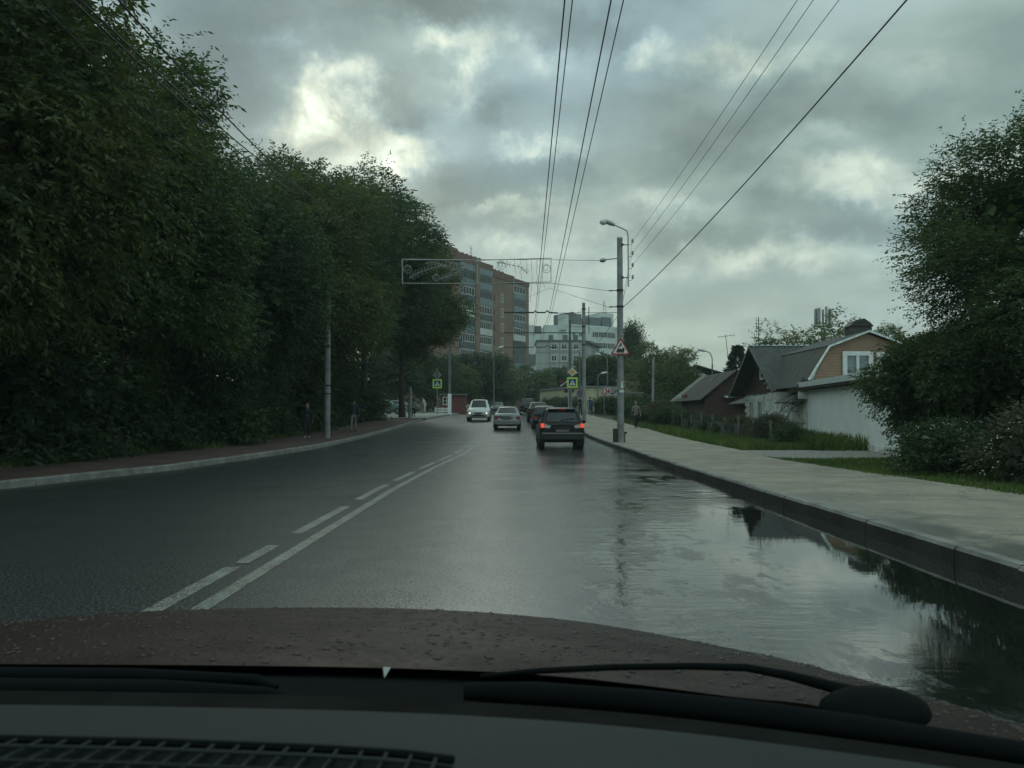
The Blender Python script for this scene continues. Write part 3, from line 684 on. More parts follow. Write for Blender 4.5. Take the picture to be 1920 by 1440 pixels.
# ------------------------------------------------------------------ building helpers (world coordinates, parented)
def wmat(o):
    m = Matrix.Identity(4)
    while o is not None:
        m = Matrix.Translation(o.location) @ o.rotation_euler.to_matrix().to_4x4() @ m; o = o.parent
    return m
def bw(mb, name, mats, parent, smooth=None):
    inv = wmat(parent).inverted(); mb.v = [tuple(inv @ Vector(p)) for p in mb.v]
    return mb.build(name, mats, parent, smooth)
def window_mb(x0, x1, z0, z1, nx=2, nz=1, fr=.06, dep=.06):
    """window in local xz plane, outside towards -y; slot 0 frame, slot 1 glass"""
    mb = MB(); mb.bb(x0, x1, .0, .012, z0, z1, 1)
    mb.bb(x0-fr/2, x0+fr, -dep, .02, z0-fr/2, z1+fr/2); mb.bb(x1-fr, x1+fr/2, -dep, .02, z0-fr/2, z1+fr/2)
    mb.bb(x0+fr, x1-fr, -dep, .02, z0-fr/2, z0+fr); mb.bb(x0+fr, x1-fr, -dep, .02, z1-fr, z1+fr/2)
    for i in range(1, nx):
        x = x0+(x1-x0)*i/nx; mb.bb(x-fr/2, x+fr/2, -dep*.8, .0, z0+fr, z1-fr)
    for i in range(1, nz):
        z = z0+(z1-z0)*i/nz; mb.bb(x0+fr, x1-fr, -dep*.7, .0, z-fr/3, z+fr/3)
    return mb

# ---- brick tower block: local x along the facade, outside is -y
M['brick'] = brick_mat('tower_brick', (.265, .18, .132), (.225, .15, .11), (.21, .17, .14))
M['brick_dark'] = brick_mat('tower_brick_dark', (.22, .115, .085), (.18, .095, .07), (.15, .11, .09))
pans = [mat('balcony_'+n, c, .8, var=.2, vscale=1.2) for n, c in (('blue', (.21, .26, .28)), ('grey', (.29, .31, .30)), ('white', (.55, .56, .53)), ('dark', (.09, .11, .11)), ('cream', (.42, .41, .27)), ('teal', (.14, .20, .20)))]
A = P(848, 600, 142); B = P(990, 600, 168); gz0 = gz(150)-.2
ang = math.atan2(B.y-A.y, B.x-A.x); W = math.hypot(B.x-A.x, B.y-A.y)
tw = thing('tower_block', (A.x, A.y, gz0), 'nine-storey brown brick apartment tower with glazed balconies, above the trees in the middle', 'building', None, ang)
def xl(px):  # local x of the facade seen at a pixel column
    k = (px-960)/F; du = Vector((math.cos(ang), math.sin(ang)))
    return (k*A.y-A.x)/(du.x-k*du.y)
fl = 2.8; Hh = 9*fl+1.0
c1, c2, c3, c4, c5, c6 = xl(861), xl(889), xl(897), xl(922), xl(962), xl(984.5)
mb = MB()
mb.bb(-6, c1, 0, 13, 0, Hh); mb.bb(c1, c2, 1.3, 13, 0, Hh); mb.bb(c2, c3, -.35, 13, 0, Hh+.3); mb.bb(c3, c4, 1.3, 13, 0, Hh)
mb.bb(c4, c5, 0, 13, 0, Hh-.6); mb.bb(c5, c6, 1.3, 13, 0, Hh-.8); mb.bb(c6, W, -.2, 13, 0, Hh-.6)
mb.build('wall', M['brick'], tw)
mb = MB()
mb.bb(-6.1, c3+.4, -.15, 13.1, Hh+.35, Hh+1.9); mb.bb(c3+.5, c4+.3, -.12, 13, Hh+.05, Hh+1.5); mb.bb(c4+.35, c5+.4, -.1, 13, Hh-.55, Hh+.75); mb.bb(c5+.45, W+.1, -.3, 13.1, Hh-.55, Hh+.35)
for i in range(20): mb.bb(-5.8+i*1.5, -5.2+i*1.5, -.05, .4, Hh+.4, Hh+(2.1 if i < 11 else 1.0 if i < 17 else .6))
mb.build('parapet', M['brick_dark'], tw)
mb = MB(); mb.bb(c1+2, c1+6, 4, 9, Hh+1.9, Hh+4.0); mb.build('lift_housing', M['brick_dark'], tw)
for ax, h in ((c1+1, 4.5), (c3+2.4, 5.0)):
    mb = MB(); mb.cyl((ax, 3, Hh), (ax, 3, Hh+h), .05, 5)
    for q in (.6, .75, .9): mb.cyl((ax-.6, 3, Hh+h*q), (ax+.6, 3, Hh+h*q), .03, 4)
    mb.build('aerial', M['dark_steel'], tw)
rnd = random.Random(9)
pcol = [[5,3,2,5,3,0,2,3,0,0],[0,0,3,2,1,1,4,5,3,0],[0,0,5,2,3,5,1,2,3,1]]
for ci_, (xa, xb) in enumerate(((c1, c2), (c3, c4), (c5, c6))):
    for f in range(9):
        z = f*fl+.3; k = pcol[ci_][8-f]
        mb = MB(); mb.bb(xa+.03, xb-.03, -.1, 1.28, z-.12, z+.04, 0); mb.bb(xa+.03, xb-.03, -.16, -.04, z+.04, z+1.1, 1)
        b = mb.build('balcony', [M['concrete'], pans[k]], tw)
        n = rnd.choice((4, 5, 6)); g = window_mb(xa+.08, xb-.08, z+1.14, z+2.55, n, 1, .09, .05)
        g.v = [(p[0], p[1]-.08, p[2]) for p in g.v]
        g.build('glazing', [M['white_frame'] if rnd.random() < .7 else pans[k], M['glass']], b)
    mb = MB(); mb.bb(xa+.02, xb-.02, -.2, 1.3, 9*fl+.2, 9*fl+1.3); mb.build('balcony_roof', pans[0], tw)
for f in range(8):
    for xx, wd in ((c4+.9, .45), (c4+(c5-c4)*.48, .95)):
        g = window_mb(xx-wd/2, xx+wd/2, f*fl+1.6, f*fl+(2.7 if wd < .6 else 3.2), 1 if wd < .6 else 2, 1, .08, .03)
        g.v = [(p[0], p[1]-.02, p[2]) for p in g.v]; g.build('window', [M['white_frame'] if wd > .6 else M['brick_dark'], M['glass']], tw)

# ---- grey panel block (five storeys) and the taller white building behind it
M['panel'] = mat('panel_wall', (.34, .36, .34), .85, var=.25, vscale=.25)
M['panel_white'] = mat('white_tower_wall', (.52, .57, .55), .85, var=.2, vscale=.15)
M['panel_dark'] = mat('roof_dark', (.10, .115, .12), .8, var=.2)
def block(name, px0, px1, d0, d1, top_py, depth, label, wall, base_z=None):
    a = P(px0, 700, d0); b = P(px1, 700, d1); z0 = gz(d0)-.3
    an = math.atan2(b.y-a.y, b.x-a.x); t = thing(name, (a.x, a.y, z0), label, 'building', None, an)
    W_ = math.hypot(b.x-a.x, b.y-a.y); H_ = P(px0, top_py, d0).z-z0
    mb = MB(); mb.bb(0, W_, 0, depth, 0, H_); mb.build('wall', wall, t)
    return t, W_, H_
t, Wp, Hp = block('panel_block', 1007, 1098, 205, 205, 640, 12, 'grey five-storey panel block with white window frames behind the crossing masts', M['panel'])
mb = MB(); mb.bb(-.3, Wp+.3, -.3, 12.3, Hp, Hp+.35); [mb.bb(x_, x_+1.2, 3, 4, Hp+.35, Hp+1.9) for x_ in (3.0, 6.6, 9.2)]; mb.build('roof', M['panel_dark'], t)
mb = MB()
for x_ in (3.1, 5.6, 8.1, 10.6): mb.bb(x_-.05, x_+.05, -.02, 0, 0, Hp)
for i in range(1, 6): mb.bb(0, Wp, -.025, -.003, Hp-i*2.85+.1, Hp-i*2.85+.18)
mb.build('panel_joint', M['panel_dark'], t)
for f in range(5):
    for x_ in (3.55, 6.05, 9.0):
        z = Hp-2.05-f*2.85
        g = window_mb(x_, x_+1.35, z, z+1.4, 2, 1, .1, .05); g.v = [(p[0], p[1]-.03, p[2]) for p in g.v]
        o = g.build('window', [M['white_frame'], M['glass']], t)
        s_ = MB(); s_.bb(x_-.1, x_+1.45, -.2, 0, z-.16, z-.06); s_.build('sill', M['white_frame'], o)
t2, W2, H2 = block('panel_block', 1098.5, 1124, 206, 222, 643, 12, 'short side wing of the grey panel block under a dark eave', M['panel'])
mb = MB(); mb.bb(-.2, W2+.6, -1.2, 12, H2+.02, H2+.5); mb.build('roof', M['panel_dark'], t2)
for f in range(5):
    z = H2-2.2-f*2.85; g = window_mb(2, 6.5, z, z+1.5, 4, 1, .12, .05); g.v = [(p[0], p[1]-.03, p[2]) for p in g.v]; g.build('window', [M['white_frame'], M['glass']], t2)
t3, W3, H3 = block('white_block', 988, 1046, 262, 262, 626, 14, 'pale building low behind the grey panel block, right of the brick tower', M['panel_white'])
mb = MB(); mb.bb(0, 2.4, -.2, 8, H3, H3+2.8); mb.bb(W3-4.5, W3-.2, 0, 8, H3, H3+2.8); mb.build('roof', M['panel_white'], t3)
mb = MB(); mb.bb(2.5, 4.6, 1, 6, H3, H3+2.6); mb.build('roof_box', M['panel_dark'], t3)
mb = MB(); mb.bb(-.1, 3.2, -.4, -.01, H3-10, H3-6.5); mb.build('dark_awning', M['panel_dark'], t3)
t4, W4, H4 = block('tall_white_block', 1063, 1185, 285, 300, 607, 18, 'tall pale apartment building with grey roof boxes and rounded bay, behind the overhead wire masts', M['panel_white'])
for (a, b, h) in ((1.3, 7.8, 4.0), (11, 16, 3.2), (16.9, 21, 3.6), (3.9, 4.4, 4.6), (7.9, 9.4, 2.4)): mb = MB(); mb.bb(a, b, 2-.1*(h > 4.2), 10, H4, H4+h); mb.build('roof_box', M['panel_dark'], t4)
mb = MB(); mb.bb(-1.0, 1.1, .5, 4, H4-2, H4+3.2); mb.bb(16.8, 22.8, 3, 12, H4+.01, H4+5.2); mb.bb(-.1, W4+.1, -.25, -.01, H4-.6, H4-.2); mb.build('parapet', M['panel_white'], t4)
n = 12; arc = [(7.2*math.cos(math.pi*i/n)+14.6, -2.6*math.sin(math.pi*i/n)) for i in range(n+1)]
mb = MB(); mb.prism(arc, 2, 0, H4-.6); mb.build('bay', M['panel_white'], t4)
for f in range(3):
    z = H4-4.2-f*3.8
    mb = MB()
    for i in range(3, 9):
        (x0, y0), (x1, y1) = arc[i], arc[i+1]; s = MB()
        mb.add([(x0, y0-.04, z), (x1, y1-.04, z), (x1, y1-.04, z+1.7), (x0, y0-.04, z+1.7)], [(0, 1, 2, 3)], 1)
        for q in (0, .5, 1):
            xx, yy = x0+(x1-x0)*q, y0+(y1-y0)*q-.06; mb.bb(xx-.09, xx+.09, yy-.05, yy+.04, z-.1, z+1.8, 0)
    mb.build('bay_window', [M['white_frame'], M['glass']], t4)
    for x_ in (2.2, 5.0, 24.5):
        g = window_mb(x_, x_+1.5, z, z+1.6, 2, 1, .12, .05); g.v = [(p[0], p[1]-.03, p[2]) for p in g.v]; g.build('window', [M['white_frame'], M['glass']], t4)
mb = MB(); q = (21.2, 6, H4+5)
for s_ in (-.9, .9): mb.cyl((q[0]+s_, q[1], q[2]), (q[0]-.4, q[1], q[2]+5.2), .09, 4)
for h in (1, 2, 3, 4): mb.cyl((q[0]-.9+h*.1, q[1], q[2]+h), (q[0]+.9-h*.24, q[1], q[2]+h), .05, 4)
mb.build('roof_mast', M['dark_steel'], t4)

# ---- low cream building behind the crossing, cream kiosk behind the number sign
M['cream'] = mat('cream_render', (.46, .43, .28), .85, var=.25, vscale=.8)
t5, W5, H5 = block('cream_building', 1012, 1090, 122, 106, 733, 7, 'low cream-painted building with a faded top band behind the level crossing lights', M['cream'])
mb = MB(); mb.bb(-.2, W5+.2, -.25, 7.2, H5+.01, H5+.18); mb.build('roof', M['concrete'], t5)
for i in range(5):
    x_ = W5*(.35+.13*i); g = window_mb(x_, x_+.75, H5-2.2, H5-1.1, 1, 1, .07, .05); g.v = [(p[0], p[1]-.03, p[2]) for p in g.v]; g.build('window', [M['concrete'], M['glass']], t5)
a = P(1136, 745, 78); t6 = thing('kiosk', (a.x, 78, gz(78)), 'small cream kiosk under the white number sign, partly behind bushes', 'kiosk')
mb = MB(); mb.bb(0, 3.4, 0, 2.4, 0, 2.2); mb.build('wall', M['cream'], t6)
mb = MB(); mb.bb(-.15, 3.55, -.2, 2.6, 2.21, 2.33); mb.build('roof', M['concrete'], t6)
g = window_mb(.35, 1.3, 1.0, 1.8, 2); g.v = [(p[0], p[1]-.03, p[2]) for p in g.v]; g.build('window', [M['white_frame'], M['glass']], t6)
# number sign (white board, red 24, black letters)
def text_mesh(s, size, m, ext=.004, sx_=1.):
    c = bpy.data.curves.new('lettering', 'FONT'); c.body = s; c.size = size; c.extrude = ext; c.offset = size*.045
    o = bpy.data.objects.new('lettering', c); COL.objects.link(o)
    dg = bpy.context.evaluated_depsgraph_get(); me = bpy.data.meshes.new_from_object(o.evaluated_get(dg))
    bpy.data.objects.remove(o); me.materials.clear(); me.materials.append(m)
    for v in me.vertices: v.co.x *= sx_
    wd = max(v.co.x for v in me.vertices); return me, wd
M['red_paint'] = mat('red_paint', (.34, .02, .025), .5, var=.1)
M['black_paint'] = mat('black_paint', (.012, .012, .014), .5, var=0)
M['white_paint'] = mat('white_paint', (.62, .63, .60), .5, var=.1)
d = 74; a = P(1132, 741, d); b = P(1132, 727, d); sgh = b.z-a.z
t7 = thing('shop_sign', (a.x, d, gz(d)), 'short white board with red 24 and black letters behind the big lamp pole', 'sign')
mb = MB(); mb.bb(.02, 1.78, 0, .08, a.z-gz(d), b.z-gz(d)); mb.build('board', M['white_paint'], t7)
mb = MB(); mb.bb(.0, .1, .085, .18, 0, a.z-gz(d)+.9); mb.bb(1.6, 1.7, .085, .18, 0, a.z-gz(d)+.3); mb.build('post', M['concrete_dark'], t7)
me, w24 = text_mesh('24', sgh*1.12, M['red_paint'], .006, .62); o = link('lettering', me, t7); o.rotation_euler = (R(90), 0, 0); o.location = (.08, -.012, a.z-gz(d)+.1)
me, w2_ = text_mesh('ШИНЫ', sgh*1.08, M['black_paint'], .006, .54); o = link('lettering', me, t7); o.rotation_euler = (R(90), 0, 0); o.location = (.12+w24, -.012, a.z-gz(d)+.1)
# white low wall seen over the bushes right of the big pole
a = P(1166, 712, 84); t8 = thing('garage', (a.x, 84, gz(84)), 'pale flat-roofed garage showing between bush tops just right of the big lamp pole', 'building')
mb = MB(); mb.bb(0, 3.6, 0, 4, 0, a.z-gz(84)); mb.build('wall', M['cream'], t8)
mb = MB(); mb.bb(-.1, 3.7, -.15, 4.1, a.z-gz(84)+.01, a.z-gz(84)+.15); mb.build('roof', M['concrete'], t8)

# ---- left background: red kiosk, white stall, rails
M['red_wall'] = mat('dark_red_wall', (.12, .035, .032), .8, var=.3)
d = 96; x0 = (826-960)/F*d; t = thing('kiosk', (x0, d, gz(d)), 'small dark red kiosk with white window beside the pole on the left', 'kiosk')
mb = MB(); mb.bb(0, 2.9, 0, 2.4, 0, 2.2); mb.build('wall', M['red_wall'], t)
mb = MB(); mb.bb(-.1, 3.0, -.3, 2.5, 2.21, 2.35); mb.build('roof', M['concrete_dark'], t)
g = window_mb(.3, 1.1, 1.1, 2.0, 2, 2); g.v = [(p[0], p[1]-.03, p[2]) for p in g.v]; g.build('window', [M['white_frame'], M['glass']], t)
d = 97; x0 = (868-960)/F*d; t = thing('white_railing', (x0-.3, d, gz(d)+.1), 'short white railing left of the white oncoming car', 'railing')
mb = MB(); [mb.cyl((i*.5, 0, 0), (i*.5, 0, .85), .05, 6) for i in range(5)]; mb.build('post', M['white_paint'], t)
mb = MB(); mb.cyl((-.1, -.06, .8), (2.1, -.06, .8), .03, 5); mb.build('rail', M['white_paint'], t)

# ---- right side houses -------------------------------------------------
M['slate'] = plank_mat('corrugated_slate', (.075, .08, .072), (.04, .044, .04), .18, 1, .25, .85, .5, .6)
M['slate_x'] = plank_mat('corrugated_slate_cross', (.075, .08, .072), (.04, .044, .04), .18, 0, .25, .85, .5, .6)
M['mans_roof'] = plank_mat('mansard_felt', (.085, .088, .080), (.05, .052, .047), .9, 1, .03, .9, .3, .7)
M['orange_plank'] = plank_mat('orange_planks', (.31, .195, .125), (.25, .16, .10), .13, 2, .10, .7, .5, .45)
M['orange_plank_v'] = plank_mat('orange_planks_upright', (.30, .195, .13), (.25, .16, .105), .11, 0, .07, .7, .4, .6)
M['darkred_plank'] = plank_mat('dark_red_planks', (.075, .036, .028), (.05, .026, .021), .14, 2, .10, .8, .5, .5)
M['darkred_plank_v'] = plank_mat('dark_red_planks_upright', (.075, .035, .028), (.05, .025, .021), .14, 1, .10, .8, .5, .5)
M['whitewash'] = mat('whitewashed_wall', (.80, .84, .82), .85, var=.08, vscale=1.3, bump=.3, bscale=12)
M['whitewash_old'] = mat('flaking_whitewash', (.70, .73, .69), .85, var=.4, vscale=2.6, bump=.4, bscale=12)
M['tin'] = mat('pale_tin_fascia', (.6, .66, .67), .4, .2, var=.15, vscale=3)
M['rust_roof'] = mat('rusty_dark_roof', (.050, .036, .032), .85, var=.5, vscale=1.5, color2=(.028, .03, .026), bump=.5, bscale=5)
M['moss_roof'] = mat('pale_mossy_roof', (.15, .165, .12), .85, var=.3, vscale=2, bump=.5, bscale=6)

def slab(mb, pts, th=.05, mi=0):
    """roof sheet: quad pts with thickness downwards"""
    p = [Vector(q) for q in pts]; n = (p[1]-p[0]).cross(p[2]-p[0]).normalized()
    if n.z < 0: n = -n
    lo = [q-n*th for q in p]; k = len(p)
    mb.add(p+lo, [tuple(range(k)), tuple(range(2*k-1, k-1, -1))]+[(i, (i+1) % k, (i+1) % k+k, i+k) for i in range(k)], mi)
def wall_window(parent, face, u0, u1, z0, z1, plane, mats, nx=2, nz=1, fr=.09, trim=None, name='window'):
    """face 'S': window in a wall y=plane facing -y, u=x.  face 'W': wall x=plane facing -x, u=y"""
    g = window_mb(u0, u1, z0, z1, nx, nz, fr, .07)
    if face == 'S': g.v = [(p[0], plane+p[1]-.03, p[2]) for p in g.v]
    else: g.v = [(plane+p[1]-.03, (u0+u1)-p[0], p[2]) for p in g.v]
    o = bw(g, name, mats, parent)
    if trim:
        s = MB()
        def bx(a, b, c, d_, e=.10):
            if face == 'S': s.bb(a, b, plane-e, plane-.002, c, d_)
            else: s.bb(plane-e, plane-.002, a, b, c, d_)
        bx(u0-.16, u1+.16, z1+.05, z1+.22); bx(u0-.2, u1+.2, z0-.16, z0-.05, .14); bx(u0-.17, u0-.05, z0-.05, z1+.05, .06); bx(u1+.05, u1+.17, z0-.05, z1+.05, .06)
        bw(s, 'window_trim', trim, o)
    return o

# white shed along the verge
zg = gz(32)+.12
A0 = Vector((12.15, 25.8)); A1 = Vector((13.35, 37.4))
sh = thing('white_shed', (A0.x, A0.y, zg), 'whitewashed shed with a pale tin roof edge, in front of the orange gable', 'shed', None, math.atan2(A1.y-A0.y, A1.x-A0.x)-math.pi/2)
Ls = (A1-A0).length
mb = MB(); mb.bb(0, 3.6, 0, Ls, 0, 2.38); mb.build('wall', M['whitewash'], sh)
mb = MB(); mb.bb(-.02, -.002, 0, Ls, -.05, .22); mb.build('plinth', M['whitewash_old'], sh)
mb = MB(); mb.bb(-.36, 3.9, -.3, Ls+.25, 2.62, 2.68); mb.bb(-.34, 3.88, -.28, Ls+.22, 2.42, 2.615, 1); mb.build('roof', [M['tin'], M['dark_steel']], sh)
mb = MB(); mb.bb(-.40, -.365, -.32, Ls+.27, 2.50, 2.73); mb.bb(-.36, 3.9, Ls+.252, Ls+.28, 2.50, 2.73); mb.build('fascia', M['tin'], sh)
mb = MB(); mb.bb(-.38, .1, Ls-.02, Ls+.2, 2.0, 2.3); mb.build('downpipe_box', M['tin'], sh)

# orange mansard house, ridge along the road, gable towards the camera
D0, D1 = 37.0, 43.5; zh = gz(40)+.1
oh = thing('mansard_house', (15.9, D0, zh), 'house with an orange plank gable, white window and grey mansard roof above the white shed', 'house')
xe, xs, xa = 13.25, 14.1, 15.9; ze = 3.12; zs_ = 4.50; za_ = 5.16
xs2, xe2 = 2*xa-xs, 2*xa-xe
poly = [(xe+.12, zh), (xe2-.12, zh), (xe2-.12, ze), (xs2-.04, zs_-.04), (xa, za_-.06), (xs+.04, zs_-.04), (xe+.12, ze)]
mb = MB(); mb.prism(poly, 1, D0+.05, D1-.05); bw(mb, 'wall', M['whitewash_old'], oh)
mb = MB(); mb.prism([(xe+.14, ze-.3), (xe2-.14, ze-.3), (xs2-.05, zs_-.06), (xs+.05, zs_-.06)], 1, D0-.01, D0+.04); bw(mb, 'gable_boards', M['orange_plank'], oh)
mb = MB(); mb.prism([(xs+.05, zs_-.055), (xs2-.05, zs_-.055), (xa, za_-.08)], 1, D0-.025, D0+.04); bw(mb, 'gable_top_boards', M['orange_plank_v'], oh)
mb = MB()
slab(mb, [(xe-.1, D0-.2, ze-.1), (xs, D0-.2, zs_), (xs, D1, zs_), (xe-.1, D1, ze-.1)])
slab(mb, [(xe2+.1, D0-.2, ze-.1), (xs2, D0-.2, zs_), (xs2, D1, zs_), (xe2+.1, D1, ze-.1)])
slab(mb, [(xs-.03, D0-.25, zs_+.03), (xa, D0-.25, za_+.04), (xa, D1, za_+.04), (xs-.03, D1, zs_+.03)])
slab(mb, [(xs2+.03, D0-.25, zs_+.03), (xa, D0-.25, za_+.04), (xa, D1, za_+.04), (xs2+.03, D1, zs_+.03)])
rf = bw(mb, 'roof', M['mans_roof'], oh)
mb = MB(); slab(mb, [(xe-.40, D0+.4, ze-.42), (xe-.08, D0+.4, ze+.02), (xe-.08, 40.7, ze+.02), (xe-.40, 40.7, ze-.42)]); bw(mb, 'roof_skirt', M['slate'], rf)
mb = MB()
for a_, b_ in (((xe-.1, ze-.12), (xs, zs_)), ((xs, zs_), (xa, za_+.02)), ((xa, za_+.02), (xs2, zs_)), ((xs2, zs_), (xe2+.1, ze-.12))):
    v = Vector((b_[0]-a_[0], b_[1]-a_[1])).normalized(); n_ = Vector((-v.y, v.x))*.05
    mb.prism([(a_[0]-n_.x, a_[1]-n_.y), (b_[0]-n_.x, b_[1]-n_.y), (b_[0]+n_.x*.6, b_[1]+n_.y*.6), (a_[0]+n_.x*.6, a_[1]+n_.y*.6)], 1, D0-.31, D0-.262)
bw(mb, 'bargeboard', M['whitewash_old'], oh)
wall_window(oh, 'S', 14.83, 16.05, 3.14, 4.22, D0-.01, [M['white_paint'], M['curtain_glass']], 2, 1, .13)
wall_window(oh, 'S', 16.35, 17.0, 3.14, 4.18, D0-.01, [M['white_paint'], M['glass']], 1, 1, .13)
mb = MB(); cx_, cy_ = 16.2, D0+2.0
mb.bb(cx_-.35, cx_+.65, cy_-.35, cy_+.35, za_-.3, za_+.42); mb.prism([(cx_-.42, za_+.43), (cx_+.72, za_+.43), (cx_+.55, za_+.62), (cx_+.28, za_+.80), (cx_-.1, za_+.72)], 1, cy_-.4, cy_+.4, 1)
bw(mb, 'chimney', [M['slate'], M['dark_steel']], rf)

# white house: gable faces the road, ridge runs away to the right
zw = gz(44)+.12; xw = 13.45; Ya, Yb = 37.9, 47.6
wh = thing('white_house', (xw, 44, zw), 'old white-walled house with a dark red gable and corrugated roof, between cottage and shed', 'house')
mb = MB(); mb.bb(xw, xw+6, Ya, Yb, zw-.3, 2.75); bw(mb, 'wall', M['whitewash_old'], wh)
mb = MB(); mb.prism([(Yb, 2.76), (41.0, 2.76), (44.2, 4.95)], 0, xw-.02, xw+.05); mb.bb(xw-.12, xw-.005, 40.9, Yb+.1, 2.62, 2.80); bw(mb, 'gable', M['darkred_plank'], wh)
mb = MB(); yr, zr = 44.2, 5.12
slab(mb, [(xw-.75, 40.2, 2.62), (xw-.75, yr, zr), (19.5, yr, zr), (19.5, 40.2, 2.62)], .06)
slab(mb, [(xw-.75, 48.5, 2.55), (xw-.75, yr, zr), (19.5, yr, zr), (19.5, 48.5, 2.55)], .06)
rf = bw(mb, 'roof', M['slate_x'], wh)
mb = MB(); [mb.bb(xw-.75+i*.3, xw-.6+i*.3, yr-.12, yr+.12, zr+.005, zr+.075) for i in range(20)]; bw(mb, 'ridge_cap', M['tin'], rf)
mb = MB()
for (ya_, yb_, za2, zb2) in ((40.2, yr, 2.58, zr), (48.5, yr, 2.51, zr)):
    mb.add([(xw-.80, ya_, za2-.14), (xw-.80, yb_, zb2-.14), (xw-.80, yb_, zb2+.02), (xw-.80, ya_, za2+.02), (xw-.76, ya_, za2-.14), (xw-.76, yb_, zb2-.14), (xw-.76, yb_, zb2+.02), (xw-.76, ya_, za2+.02)],
           [(0,1,2,3), (7,6,5,4), (0,4,5,1), (3,2,6,7), (0,3,7,4), (1,5,6,2)])
bw(mb, 'bargeboard', M['concrete_dark'], wh)
wall_window(wh, 'W', 43.9, 44.5, 3.35, 3.95, xw-.03, [M['white_paint'], M['glass']], 1, 2, .06)
for y0_ in (45.9, 44.3, 42.7, 41.0, 39.9): wall_window(wh, 'W', y0_, y0_+.8, 1.15, 2.2, xw, [M['white_paint'], M['glass']], 2, 1, .06, M['white_paint'])
mb = MB(); 
for z_ in np.arange(zw+.1, 2.5, .36): mb.bb(xw-.07, xw-.003, 47.2, 47.6, z_, z_+.2)
bw(mb, 'quoin', M['white_paint'], wh)
o = MB(); o.bb(xw-.06, xw-.004, 37.95, 38.6, zw, 2.15); dr = bw(o, 'door', M['dark_steel'], wh)
mb = MB(); mb.bb(xw-.11, xw-.065, 38.5, 38.56, zw+.95, zw+1.05); bw(mb, 'handle', M['steel'], dr)
# canopy over the door, on scrolled iron brackets
mb = MB(); slab(mb, [(xw-1.0, 37.75, 2.02), (xw, 37.75, 2.55), (xw, 39.4, 2.55), (xw-1.0, 39.4, 2.02)], .04); cn = bw(mb, 'canopy', M['slate'], wh)
mb = MB()
for yy in (37.9, 39.3):
    mb.cyl((xw-.95, yy, 2.0), (xw, yy, 2.0), .02, 5); mb.tube([(xw-.9*math.cos(a_), yy, 1.1+.88*math.sin(a_)) for a_ in np.linspace(.1, 1.57, 9)], .022, 5)
    mb.tube([(xw-.5+.18*math.cos(a_), yy, 1.76+.18*math.sin(a_)) for a_ in np.linspace(0, 6.28, 12)], .015, 4)
bw(mb, 'bracket', M['dark_steel'], cn)
# low iron railing by the door
t = thing('iron_railing', (11.9, 37.6, gz(38)+.15), 'low dark iron railing by the canopied door', 'railing')
mb = MB()
for i in range(9): mb.cyl((i*.16, 0, 0), (i*.16, 0, .85), .014, 5)
for z_ in (.2, .75): mb.cyl((-.05, 0, z_), (1.35, 0, z_), .014, 5)
mb.build('bars', M['dark_steel'], t)
# garden fence of old posts and wire
t = thing('garden_fence', (10.2, 40, gz(42)+.1), 'weathered garden fence of thin posts and slats sunk in the bushes', 'fence')
pm = []
for i in range(12):
    y = 34+i*2.0; x = 10.6-(y-34)*.055; mb = MB(); mb.bb(x-.04, x+.04, y-.04, y+.04, gz(y)+.05, gz(y)+1.15+.06*(i % 3)); bw(mb, 'post', M['concrete_dark'], t)
mb = MB(); r_ = random.Random(4)
for i in range(110):
    y = 34+i*.2; x = 10.6-(y-34)*.055+.05; mb.bb(x, x+.02, y, y+.09, gz(y)+.12, gz(y)+.85+r_.uniform(-.08, .08))
bw(mb, 'slats', M['concrete_dark'], t)

# dark red cottage: ridge along the road, gable towards the camera
zc = gz(60)+.1; D0, D1 = 56.5, 67.5
ct = thing('red_cottage', (15.6, D0, zc), 'dark red plank cottage with sagging brown roof, left of the white house', 'house')
xe, xr, xe2 = 12.95, 15.35, 17.9; ze = P(1316, 746, D0).z; zr = P(1382, 693, D0).z
mb = MB(); mb.bb(xe+.25, xe2-.25, D0+.3, D1-.3, zc-.4, ze-.1); mb.prism([(xe+.25, ze-.1), (xe2-.25, ze-.1), (xr, zr-.12)], 1, D0+.3, D1-.3); bw(mb, 'wall', M['darkred_plank'], ct)
mb = MB(); slab(mb, [(xe-.15, D0-.1, ze-.12), (xr, D0-.1, zr), (xr, D1-2.2, zr), (xe-.15, D1-2.2, ze-.12)], .07); slab(mb, [(xe2+.1, D0-.1, ze-.12), (xr, D0-.1, zr), (xr, D1, zr), (xe2+.1, D1, ze-.12)], .07)
rf = bw(mb, 'roof', M['rust_roof'], ct)
mb = MB(); slab(mb, [(xe-.18, D1-2.18, ze-.1), (xr, D1-2.18, zr+.02), (xr, D1, zr+.02), (xe-.18, D1, ze-.1)], .07); bw(mb, 'roof_patch', M['moss_roof'], rf)
mb = MB(); slab(mb, [(xr-.9, D0+4.0, zr-.80), (xr-.2, D0+4.0, zr-.16), (xr-.2, D0+4.3, zr-.16), (xr-.9, D0+4.3, zr-.80)], -.1); bw(mb, 'roof_batten', M['moss_roof'], rf)
wall_window(ct, 'W', D1-2.6, D1-1.6, zc+.9, zc+1.9, xe+.25, [M['white_frame'], M['curtain_glass']], 2, 1, .1, M['tin'])
wall_window(ct, 'W', D1-5.0, D1-4.1, zc+.9, zc+1.85, xe+.25, [M['red_wall'], M['glass']], 2, 1, .08, M['red_wall'])
wall_window(ct, 'S', 15.9, 16.8, ze-1.1, ze-.3, D0+.3, [M['red_wall'], M['glass']], 2, 1, .08)
